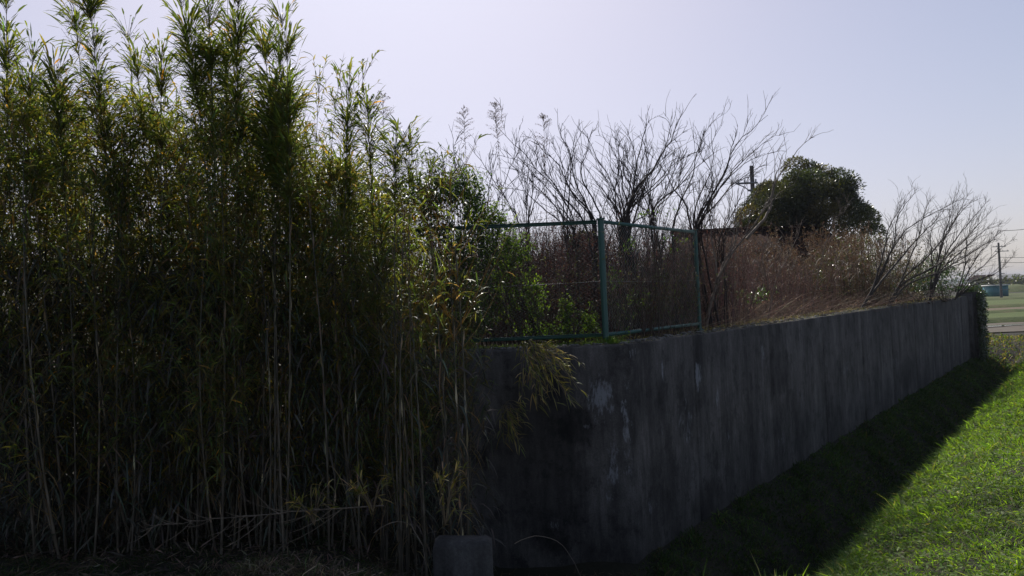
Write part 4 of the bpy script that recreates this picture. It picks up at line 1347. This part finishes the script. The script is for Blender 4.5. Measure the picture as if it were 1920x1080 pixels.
# ------------------------------------------------------------------ house with rusty roof
hb = at(1400, 520, 30)
house = empty('old_house', (hb[0], 30, FIELD), 'low old house with dark rusty roof behind the brown brush', 'house')
ztopR = at(1375, 424, 30)[2] - FIELD
wv = 3.4
def hbx(name, lo, hi, m): 
    q = MB(); q.box(lo, hi); return q.build(name, m, house)
hbx('wall', (-1.75, 0, 0), (wv, 5.0, ztopR - 1.4), M['plaster'])
for sgn, y0 in ((1, -.55), (-1, 5.55)):
    q = MB()
    yr = 2.5
    for k in range(36):
        xa = -2.2 + k * .175
        h0 = ztopR - 1.45; h1 = ztopR
        off = .03 if k % 2 else 0
        V = [(xa, y0, h0 + off), (xa + .17, y0, h0 + off), (xa + .17, yr, h1 + off), (xa, yr, h1 + off), (xa, y0, h0 - .06), (xa + .17, y0, h0 - .06), (xa + .17, yr, h1 - .06), (xa, yr, h1 - .06)]
        q.add(V, [(0, 1, 2, 3), (7, 6, 5, 4), (0, 4, 5, 1), (1, 5, 6, 2), (2, 6, 7, 3), (3, 7, 4, 0)])
    q.build('roof', M['rust_roof'], house)
q = MB(); tubes(q, np.array([(-2.35, 2.5, ztopR + .05), (1, 2.5, ztopR + .06), (4.15, 2.5, ztopR + .04)]), np.full(3, .1), 8, cap=True); q.build('ridge_cap', M['rust_roof'], house)
for xw in (-1.0, 1.2):
    q = MB(); q.box((xw, -.04, 1.0), (xw + .9, -.004, 1.9)); wdw = q.build('window', M['metal'], house)
    q = MB(); q.box((xw + .06, -.05, 1.06), (xw + .42, -.042, 1.84)); q.box((xw + .48, -.05, 1.06), (xw + .84, -.042, 1.84)); q.build('pane', M['glass'], wdw)

# ------------------------------------------------------------------ utility poles and wires
def pole(px, pyt, Yd, lab, arms, rad=.13, seed=0):
    tp = at(px, pyt, Yd); b = (tp[0], Yd, FIELD); H = tp[2] - FIELD
    t = empty('utility_pole', b, lab, 'pole')
    q = MB(); tubes(q, np.array([(0.02, 0, -.3), (.01, 0, H * .5), (0, 0, H)]), np.array([rad * 1.25, rad * 1.1, rad * .9]), 12, C=(.10, .09, .085), cap=True); q.build('pole_shaft', M['wood_pole'], t, True)
    for (dz, x0, x1, tl, ins) in arms:
        a = MB(); z = H - dz
        a.box((x0, -.17, z - .05), (x1, -.09, z + .05)); a.box((-rad, -.09, z - .03), (rad, rad * .2, z + .03)); a.build('crossarm', M['metal'], t)
        for xi in ins:
            i_ = MB(); tubes(i_, np.array([(xi, -.13, z + .05), (xi, -.13, z + .1), (xi, -.13, z + .14), (xi, -.13, z + .2)]), np.array([.03, .06, .04, .055]), 8, cap=True, C=(.4, .4, .4)); i_.build('insulator', M['ceramic'], t)
    return t, tp, H


pt, ptop, pH = pole(1409, 311, 42, 'dark utility pole rising between the bare trees and the round evergreen', [(.95, -.95, .25, 0, (-.8, -.45, .15)), (1.35, -.3, .5, 0, (.4,))], rad=.12)
q = MB(); tubes(q, np.array([(-.1, -.13, pH - 1.45), (-.5, -.13, pH - 1.15), (-.95, -.13, pH - .95)]), np.full(3, .03), 5, C=(.05, .05, .05)); q.build('brace', M['metal'], pt)
q = MB(); tubes(q, np.array([(.18, -.16, pH - 2.0), (.18, -.16, pH - 1.6)]), np.full(2, .1), 9, cap=True); q.build('transformer', M['metal'], pt)
pole(1872, 455, 115, 'distant utility pole behind the small blue shed', [(.6, -1.0, 1.0, 0, (-.9, -.4, .4, .9)), (1.3, -.7, 1.4, 0, (-.5, .5, 1.2)), (4.6, -.2, .6, 0, ()), (7.0, -.1, 1.2, 0, ())], rad=.15)


def wire(p0, p1, sag, rad, lab, grp):
    P = curve_pts(p0, p1, (0, 0, -sag), 40)
    q = MB(); tubes(q, P - P[0], np.full(40, rad), 4); o = q.build('overhead_wire', M['black'], loc=tuple(P[0]))
    tag(o, lab, 'wire', grp)


wire(ptop + np.array([-.8, 0, -.75]), at(700, 405, 60), .9, .012, 'upper faint wire running left from the dark utility pole', 'wires to the utility pole')
wire(ptop + np.array([-.45, 0, -.75]), at(700, 425, 60), .9, .012, 'lower faint wire running left from the dark utility pole', 'wires to the utility pole')
for k, (pa, pb_, lab) in enumerate([((1872, 433), (1990, 418), 'highest wire crossing the sky at the right edge'), ((1872, 482), (1990, 478), 'second wire from the top at the right edge'),
                                    ((1873, 492), (1990, 486), 'lowest wire at the right edge above the blue shed')]):
    wire(at(*pa, 115 - .2 if k else 90), at(*pb_, 115 if k else 90), .2, .03, lab, 'wires at the right edge')

# ------------------------------------------------------------------ fields at the right
def plot(name, y0, y1, m, dz, x0=10, x1=140, sk=.02, lab=None, hump=0.0):
    q = MB(); xs = np.linspace(x0, x1, 120); ys = np.linspace(y0, y1, 8)
    Xq, Yq = np.meshgrid(xs, ys, indexing='ij')
    Zq = FIELD + dz + hump * np.sin(np.pi * (Yq - y0) / (y1 - y0)) + .02 * vn(Xq, Yq, .9, y0)
    Yq = Yq + sk * (Xq - 30)
    ii = np.arange(Xq.size).reshape(Xq.shape)
    q.add(np.stack([Xq, Yq, Zq], -1).reshape(-1, 3), np.stack([ii[:-1, :-1], ii[1:, :-1], ii[1:, 1:], ii[:-1, 1:]], -1).reshape(-1, 4))
    return tag(q.build(name, m, smooth=True), kind='structure')


plot('muddy_field', 38.5, 46.4, M['mud'], .06)
plot('field_bank', 46.4, 48.6, M['verge'], .04, hump=.32)
plot('green_field', 48.6, 60, M['crop'], .10)
plot('field_bank', 60, 62.5, M['verge'], .04, hump=.25)
plot('stubble_field', 62.5, 72, M['stubble'], .06)
plot('field_bank', 72, 75, M['verge'], .04, hump=.3)
plot('green_field', 75, 100, M['crop'], .08)
plot('field_bank', 100, 104, M['verge'], .04, hump=.3)
plot('green_field', 104, 150, M['verge'], .08)
for (cx, cy, rx, ry) in ((27.6, 43.4, 3.0, .55), (33.5, 41.0, 3.2, .4), (26.0, 42.6, 1.2, .2)):
    a = np.linspace(0, 2 * np.pi, 40, endpoint=False); rad = 1 + .18 * np.sin(a * 3 + cx) + .1 * np.sin(a * 7)
    q = MB(); V = np.stack([cx + rx * rad * np.cos(a), cy + ry * rad * np.sin(a), np.full(40, FIELD + .1)], 1); V = np.vstack([V, [(cx, cy, FIELD + .1)]])
    q.add(V, [(i, (i + 1) % 40, 40) for i in range(40)]); tag(q.build('water', M['water']), kind='structure')

def shed(px, pyb, Yd, wpx, h, wm, rm, lab, dx=2.5):
    b = at(px, pyb, Yd); w = wpx / F_PX * Yd
    t = empty('shed', (b[0], Yd, FIELD + .1), lab, 'shed')
    q = MB(); q.box((-w / 2, 0, 0), (w / 2, dx, h)); q.build('wall', wm, t)
    for k in range(int(w / .3)):
        q = MB(); q.box((-w / 2 + k * .3 + .02, -.03, .02), (-w / 2 + k * .3 + .12, -.003, h - .05))
        q.build('rib', wm, t)
    q = MB(); q.box((-w / 2 - .15, -.25, h + .003), (w / 2 + .15, dx + .2, h + .14)); q.build('roof', rm, t)


shed(1876, 548, 125, 30, 1.7, M['blue_wall'], M['white_roof'], 'small blue green shed with white roof below the distant pole')
shed(1846, 548, 130, 26, 1.6, M['grey_wall'], M['grey_wall'], 'low grey shed left of the blue green one')
# far earth mound, hedges, hills
def ridge(name, px0, px1, pyb, pyt, Yd, m, seed, lab=None, depth=30):
    r = np.random.default_rng(seed)
    n = 60; pxs = np.linspace(px0, px1, n); q = MB(); rows = []
    hh = (pyb - pyt) / F_PX * Yd
    prof = hh * (.55 + .45 * np.sin(np.linspace(0, np.pi, n))) * (1 + .12 * np.cumsum(r.normal(0, .25, n)) * np.hanning(n))
    for i, px in enumerate(pxs):
        x = (px - 960) / F_PX * Yd
        rows.append([(x, Yd, FIELD - .2), (x, Yd + depth * .2, FIELD + prof[i] * .7), (x, Yd + depth * .5, FIELD + prof[i]), (x, Yd + depth, FIELD - .2)])
    V = np.array(rows); ii = np.arange(n * 4).reshape(n, 4)
    q.add(V.reshape(-1, 3), np.stack([ii[:-1, :-1], ii[1:, :-1], ii[1:, 1:], ii[:-1, 1:]], -1).reshape(-1, 4))
    return tag(q.build(name, m, smooth=True), kind='structure')


ridge('earth_mound', 1886, 1990, 551, 537, 165, M['verge'], 3, depth=14)
ridge('hill', 1600, 1880, 531, 520, 1500, M['hill'], 4, depth=300)
ridge('hill', 1820, 2300, 531, 518, 1900, M['hill'], 5, depth=400)
ridge('hill', -400, 1400, 531, 515, 2300, M['hill'], 6, depth=400)

def far_house(px, pyb, Yd, w, h, lab, wm, rm):
    b = at(px, pyb, Yd); t = empty('house', (b[0], Yd, FIELD), lab, 'house')
    q = MB(); q.box((-w / 2, 0, 0), (w / 2, 6, h)); q.build('wall', wm, t)
    q = MB(); V = [(-w / 2 - .5, -.6, h), (w / 2 + .5, -.6, h), (w / 2 + .5, 6.6, h), (-w / 2 - .5, 6.6, h), (-w / 2 + .8, 3, h + 1.6), (w / 2 - .8, 3, h + 1.6)]
    q.add(V, [(0, 1, 5, 4), (2, 3, 4, 5)]); q.add(V, [(1, 2, 5), (3, 0, 4)]); q.add(V, [(3, 2, 1, 0)]); q.build('roof', rm, t)
    for k in (-.3, .05, .3):
        q = MB(); q.box((w * k - .5, -.05, .9), (w * k + .5, -.004, 2.1)); q.build('window', M['glass'], t)


far_house(1903, 545, 240, 9, 3.0, 'far low house with grey roof behind the bare earth mound', M['plaster'], M['grey_wall'])
far_house(1858, 545, 260, 8, 3.2, 'far low house half hidden behind the grey shed', M['grey_wall'], M['rust_roof'])
for j, (px, Yd, w_, lab) in enumerate([(1893, 210, 3.0, 'far round tree between the blue shed and the earth mound'), (1915, 230, 2.4, 'far small tree at the right edge of the photo'), (1845, 220, 3.4, 'far tree behind the grey shed')]):
    b_ = at(px, 545, Yd); b_[2] = FIELD
    shrub('far_tree', lab, 'tree', b_, [(b_ + np.array([0, 0, 2.2]), (w_, w_, 1.7)), (b_ + np.array([w_ * .6, .5, 1.4]), (w_ * .7, w_, 1.2))], 1500, .5, cols=OLV, wts=(2, 2, 2, 1), seed=700 + j, stems=10)

# ------------------------------------------------------------------ grass
def grass(name, lab, pts, n, cols, wts, hmin, hmax, w, seed, bend=.6, wind=(0, 0), broad=0.0):
    """pts: (x, y) arrays already chosen; blades with three joints"""
    r = np.random.default_rng(seed)
    x, y = pts; n = len(x)
    z = ground_z(x, y) - .01
    clump = .45 + .85 * np.clip(.5 + .9 * vn(x, y, 4.1, seed) + .3 * vn(x, y, 11, seed + 1), 0, 1.3)
    h = (hmin + (hmax - hmin) * r.random(n)) * clump
    a = r.random(n) * 6.28
    d = np.stack([np.cos(a), np.sin(a)], 1) * bend * (.3 + r.random(n))[:, None] + np.array(wind)
    D = norm(np.stack([d[:, 0], d[:, 1], np.ones(n)], 1))
    nv = np.stack([d[:, 0], d[:, 1], np.full(n, .3)], 1) + r.normal(0, .3, (n, 3))
    dist = np.hypot(x, y)
    wd = w * (.7 + .6 * r.random(n)) * np.clip(dist / 7, 1, 3.0)
    g = MB()
    tint = np.clip(1 + .35 * vn(x, y, 1.7, seed + 2) + .2 * vn(x, y, 7.3, seed + 5), .5, 1.6)[:, None]
    leaves(g, np.stack([x, y, z], 1), D, nv, h, wd, .25 + .5 * r.random(n), C=np.clip(mixcol(n, cols, wts, .25, r) * tint, 0, 1), long=False, fold=.1)
    return tag(g.build(name, M['grass']), lab, 'grass', kind='stuff')


def strip_pts(n, s0, s1, p0, p1, r, pw=2.0):
    """along the right wall, p metres in front of it, denser near the corner"""
    s = s0 + (s1 - s0) * r.random(n) ** pw; p = p0 + (p1 - p0) * r.random(n)
    return C0[0] + U2[0] * s - N2[0] * p, C0[1] + U2[1] * s - N2[1] * p


GG = [(.135, .20, .036), (.165, .24, .045), (.095, .16, .03), (.18, .19, .07), (.26, .21, .11)]
r = np.random.default_rng(200)
x, y = strip_pts(210000, -5.5, 27, 1.45, 4.2, r, 1.35)
px_, py_ = proj(np.stack([x, y, ground_z(x, y)], 1))
ok = (px_ > 1150) & (px_ < 2100) & (py_ < 1220) & (y > .8)
grass('bank_grass', 'lush sunlit green grass on the bank at the lower right', (x[ok], y[ok]), 0, GG, [4, 3, 3, .4, .12], .06, .17, .0078, 201, bend=1.0)
# broad weed leaves mixed in
r = np.random.default_rng(205)
x, y = strip_pts(42000, -5.5, 22, 1.5, 4.2, r, 1.35)
px_, py_ = proj(np.stack([x, y, ground_z(x, y)], 1)); ok = (px_ > 1150) & (px_ < 2100) & (py_ < 1220) & (y > .8) & (vn(x, y, 2.2, 9) > -.25)
x, y = x[ok], y[ok]; n = len(x); a = r.random(n) * 6.28
g = MB()
leaves(g, np.stack([x, y, ground_z(x, y) + .02 + .07 * r.random(n)], 1), np.stack([np.cos(a), np.sin(a), .2 + .6 * r.random(n)], 1), np.array([0, 0, 1.]) + r.normal(0, .35, (n, 3)), .03 + .03 * r.random(n), .018, .35,
       C=mixcol(n, GG, [4, 3, 3, .4, .1], .25, r), long=False)
tag(g.build('bank_weeds', M['grass']), 'small leafy weeds growing among the bank grass', 'weeds', kind='stuff')
r = np.random.default_rng(215)
x, y = strip_pts(15000, -5.5, 24, 1.5, 4.2, r, 1.35)
px_, py_ = proj(np.stack([x, y, ground_z(x, y)], 1)); ok = (px_ > 1150) & (px_ < 2100) & (py_ < 1220) & (y > .8) & (vn(x, y, 3.1, 4) > .15)
grass('bank_straw', 'taller tufts and dead straw standing out of the bank grass', (x[ok], y[ok]), 0, [(.12, .18, .04), (.22, .19, .11), (.28, .23, .15), (.08, .13, .03)], [4, 1, .6, 3], .14, .30, .0075, 216, bend=.8)
# ditch sides: blades coloured darker than the bank's to deepen the shade
r = np.random.default_rng(202)
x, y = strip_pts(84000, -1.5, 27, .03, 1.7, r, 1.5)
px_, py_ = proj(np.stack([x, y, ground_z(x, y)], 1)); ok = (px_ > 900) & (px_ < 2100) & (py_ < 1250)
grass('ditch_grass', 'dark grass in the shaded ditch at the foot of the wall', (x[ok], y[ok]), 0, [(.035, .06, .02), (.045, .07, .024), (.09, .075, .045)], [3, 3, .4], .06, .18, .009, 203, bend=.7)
# verge on the left and under the bamboo
r = np.random.default_rng(204)
x = -4.2 + 5.4 * r.random(52000); y = 3.6 + 3.6 * r.random(52000) ** 1.0
ok = pfront(x, y) > .2; x, y = x[ok], y[ok]
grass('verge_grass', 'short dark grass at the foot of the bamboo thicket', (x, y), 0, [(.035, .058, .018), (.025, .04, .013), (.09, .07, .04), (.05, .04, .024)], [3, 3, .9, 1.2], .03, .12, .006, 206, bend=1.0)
# rough grass past the wall end
r = np.random.default_rng(207)
x, y = strip_pts(9000, 24.5, 36, -4, 5, r, 1.0)
grass('rough_grass', 'brown and green rough grass beyond the wall end', (x, y), 0, [(.07, .10, .03), (.13, .10, .06), (.16, .12, .075), (.05, .08, .025)], [2, 3, 1, 2], .1, .35, .014, 208, bend=.8)
# grass and weeds on the wall top
def walltop(n, f, seed, lab, cols, hmax):
    r = np.random.default_rng(seed); x, y = f(n, r)
    g = MB(); a = r.random(n) * 6.28; d = np.stack([np.cos(a) * .7, np.sin(a) * .7, np.ones(n)], 1)
    leaves(g, np.stack([x, y, np.full(n, WTOP - .01)], 1), d, d * [1, 1, .2] + r.normal(0, .2, (n, 3)), (.03 + hmax * r.random(n) ** 2), .005, .5, C=mixcol(n, cols, [2, 2, 1], .25, r), long=False)
    tag(g.build('wall_top_grass', M['grass']), lab, 'grass', kind='stuff')


GC = [(.09, .16, .03), (.12, .20, .04), (.2, .17, .08)]
walltop(2600, lambda n, r: (-1.2 + 2.4 * r.random(n), C0[1] + .12 + .5 * r.random(n)), 211, 'bright grass under the bottom rail left of the corner post', GC, .1)
walltop(420, lambda n, r: (.97 + r.normal(0, .06, n), 8.15 + r.normal(0, .05, n)), 212, 'grass clump round the foot of the corner post', GC, .28)
walltop(4200, lambda n, r: samp_wall(.3, 24, .24, .7)(n, r), 213, 'dry grass fringe along the back of the wall top', [(.14, .13, .05), (.22, .17, .10), (.28, .22, .14)], .14)

# ------------------------------------------------------------------ thin haze over the flat land
m_, nt_, out_ = mat('haze')
pv = N(nt_, 'ShaderNodeVolumePrincipled', Density=.0003); pv.inputs['Color'].default_value = (.8, .84, .92, 1)
nt_.links.new(pv.outputs[0], out_.inputs['Volume'])
q = MB(); q.box((-4400, -4400, FIELD - 3.2), (4400, 4400, 42)); tag(q.build('haze', m_), kind='stuff')

walltop(3600, lambda n, r: samp_wall(-.1, 24, .0, .26)(n, r), 221, 'moss and stunted grass along the front edge of the wall top', [(.06, .08, .03), (.10, .085, .05), (.15, .12, .08)], .07)
r = np.random.default_rng(217)
x, y = strip_pts(7000, -4.5, 24, 1.78, 2.25, r, 1.4)
px_, py_ = proj(np.stack([x, y, ground_z(x, y)], 1)); ok = (px_ > 1150) & (px_ < 2100) & (py_ < 1220) & (y > .8) & (vn(x, y, 4.3, 14) > -.1)
grass('ditch_lip_grass', 'uneven taller grass along the lip of the ditch', (x[ok], y[ok]), 0, [(.12, .18, .04), (.15, .21, .045), (.22, .19, .10), (.08, .13, .03)], [4, 3, .5, 3], .12, .30, .0075, 218, bend=.9)
# ------------------------------------------------------------------ small things in front
# concrete block in the verge
bk = at(862, 1012, 4.75)
gz = float(ground_z(bk[0], 4.75))
q = MB(); Mb = np.eye(4)
hx, hz = .21, bk[2] - gz
def bevbox(x0, x1, y0, y1, z0, z1, b=.008):
    m_ = MB(); 
    ring = lambda z, i: [(x0 + i, y0 + i, z), (x1 - i, y0 + i, z), (x1 - i, y1 - i, z), (x0 + i, y1 - i, z)]
    V = np.array(ring(z0, 0) + ring(z1 - b, 0) + ring(z1, b))
    m_.add(V, [(0, 1, 5, 4), (1, 2, 6, 5), (2, 3, 7, 6), (3, 0, 4, 7), (4, 5, 9, 8), (5, 6, 10, 9), (6, 7, 11, 10), (7, 4, 8, 11), (8, 9, 10, 11)])
    return m_
bm_ = bevbox(-.15, .20, 0, .18, -.3, hz - .03, .02)
rb = np.random.default_rng(9)
bm_.v[0][4:] += rb.normal(0, .008, bm_.v[0][4:].shape)
o = bm_.build('concrete_block', M['block'], loc=(at(858, 1012, 4.75)[0], 4.75, gz))
tag(o, 'weathered grey concrete block half hidden by grass at the bottom middle', 'block')

# fallen dead branch
p0 = at(720, 948, 5.55); p1 = at(278, 988, 5.2)
fb = empty('fallen_branch', tuple(p0), 'bare dead bamboo branch lying sideways in front of the thicket', 'branch')
r = np.random.default_rng(301)
P = curve_pts((0, 0, 0), p1 - p0, (0, -.05, .03), 24, r, .02)
c = MB(); tubes(c, P, np.linspace(.0055, .0016, 24), 6, C=(.13, .10, .07)); c.build('stem', M['culm'], fb, True)
c = MB(); tw = []
T = norm(p1 - p0)
for i in range(4, 23):
    for sg in (-1, 1, -1):
        if r.random() < .42: continue
        ln = (.42 - .012 * i) * (.5 + .7 * r.random())
        d = norm(T + np.array([0, r.normal(0, .45), sg * (.2 + .6 * r.random())]))
        tw.append(curve_pts(P[i], P[i] + d * ln, (0, 0, -.02), 5, r, .004))
tubes(c, np.array(tw), np.tile(np.linspace(.003, .0012, 5), (len(tw), 1)), 4, C=(.15, .115, .08)); c.build('twigs', M['culm'], fb, True)

# arching dead stem at the foot of the wall
for j, (a, b_, c_, Yd, lab) in enumerate([((965, 1020), (1040, 1010), (1092, 1085), 5.3, 'thin dead stem arching in front of the wall foot'), ((700, 1000), (770, 985), (800, 1060), 4.9, 'broken pale stem leaning by the concrete block'),
                                          ((365, 1035), (355, 1010), (370, 975), 5.2, 'short dry forked stem standing in the verge grass')]):
    A, Bm, Cm = at(*a, Yd), at(*b_, Yd), at(*c_, Yd - .1)
    A[2] = max(A[2], float(ground_z(A[0], A[1])) - .02)
    t = np.linspace(0, 1, 14)[:, None]
    P = A * (1 - t) ** 2 + (2 * Bm - .5 * A - .5 * Cm) * 2 * t * (1 - t) + Cm * t ** 2
    q = MB(); tubes(q, P - P[0] + np.cumsum(np.random.default_rng(j).normal(0, .004, P.shape), 0), np.linspace(.003, .0012, 14), 5, C=(.15, .115, .08)); tag(q.build('dead_stem', M['culm'], smooth=True, loc=tuple(P[0])), lab, 'stem', 'loose dead stems')

# dead leaves on the ground and caught in the lower thicket
r = np.random.default_rng(310); n = 9000
x = -4.5 + 5.6 * r.random(n); y = 3.8 + 3.9 * r.random(n); ok = pfront(x, y) > .1; x, y = x[ok], y[ok]; n = len(x)
g = MB(); d = r.normal(0, 1, (n, 3)); d[:, 2] *= .35
leaves(g, np.stack([x, y, ground_z(x, y) + .01 + .06 * r.random(n) ** 2], 1), d, np.array([0, 0, 1.]) + r.normal(0, .35, (n, 3)), .07 + .1 * r.random(n), .012, .1, C=mixcol(n, [(.15, .12, .08), (.09, .065, .042), (.055, .04, .028)], [.6, 2, 2], .3, r), long=False)
tag(g.build('leaf_litter', M['dry']), 'dead bamboo leaves lying under the thicket', 'leaf litter', kind='stuff')

# young bamboo sprouts and dry grass tangle at the thicket foot
for j, (px, py, Yd, w_, h_, lab) in enumerate([(690, 1060, 4.9, .55, .34, 'brown tangle of dry grass left of the concrete block'), (520, 1050, 5.2, .5, .25, 'low dark grass clump in the middle of the verge'), (775, 1075, 4.6, .28, .34, 'dry grass blades leaning over the left side of the concrete block'), (990, 1075, 4.7, .5, .4, 'dark grass tangle between the concrete block and the wall')]):
    c0_ = at(px, py, Yd); n = 500; r = np.random.default_rng(320 + j)
    x = c0_[0] + r.normal(0, w_ * .5, n); y = Yd + r.normal(0, .2, n)
    b0 = np.stack([x, y, ground_z(x, y)], 1); d = np.stack([r.normal(0, .5, n), r.normal(0, .4, n), np.ones(n)], 1)
    g = MB(); leaves(g, b0 - np.array([c0_[0], Yd, 0]), d, r.normal(0, 1, (n, 3)), h_ * (.4 + .8 * r.random(n)), .006, .7, C=mixcol(n, [(.22, .17, .11), (.12, .09, .06), (.07, .09, .03)], [2, 2, 1.5], .3, r))
    o = g.build('grass_tuft', M['dry'], loc=(c0_[0], Yd, 0)); tag(o, lab, 'grass', kind='stuff')
rr = np.random.default_rng(77)
for j, (px, py, tips, lab) in enumerate([(835, 985, [(800 + 80 * rr.random(), 860 + 110 * rr.random(), .1) for _ in range(12)], 'small leafy bamboo sprout above the concrete block'),
                                         (700, 960, [(650 + 100 * rr.random(), 880 + 70 * rr.random(), .1) for _ in range(12)], 'small leafy bamboo sprout behind the fallen branch'),
                                         (590, 985, [(540 + 90 * rr.random(), 885 + 90 * rr.random(), .1) for _ in range(10)], 'sunlit low bamboo sprout over the fallen branch')]):
    tuft(px, py, 5.5, tips, 330 + j, lab, 5)
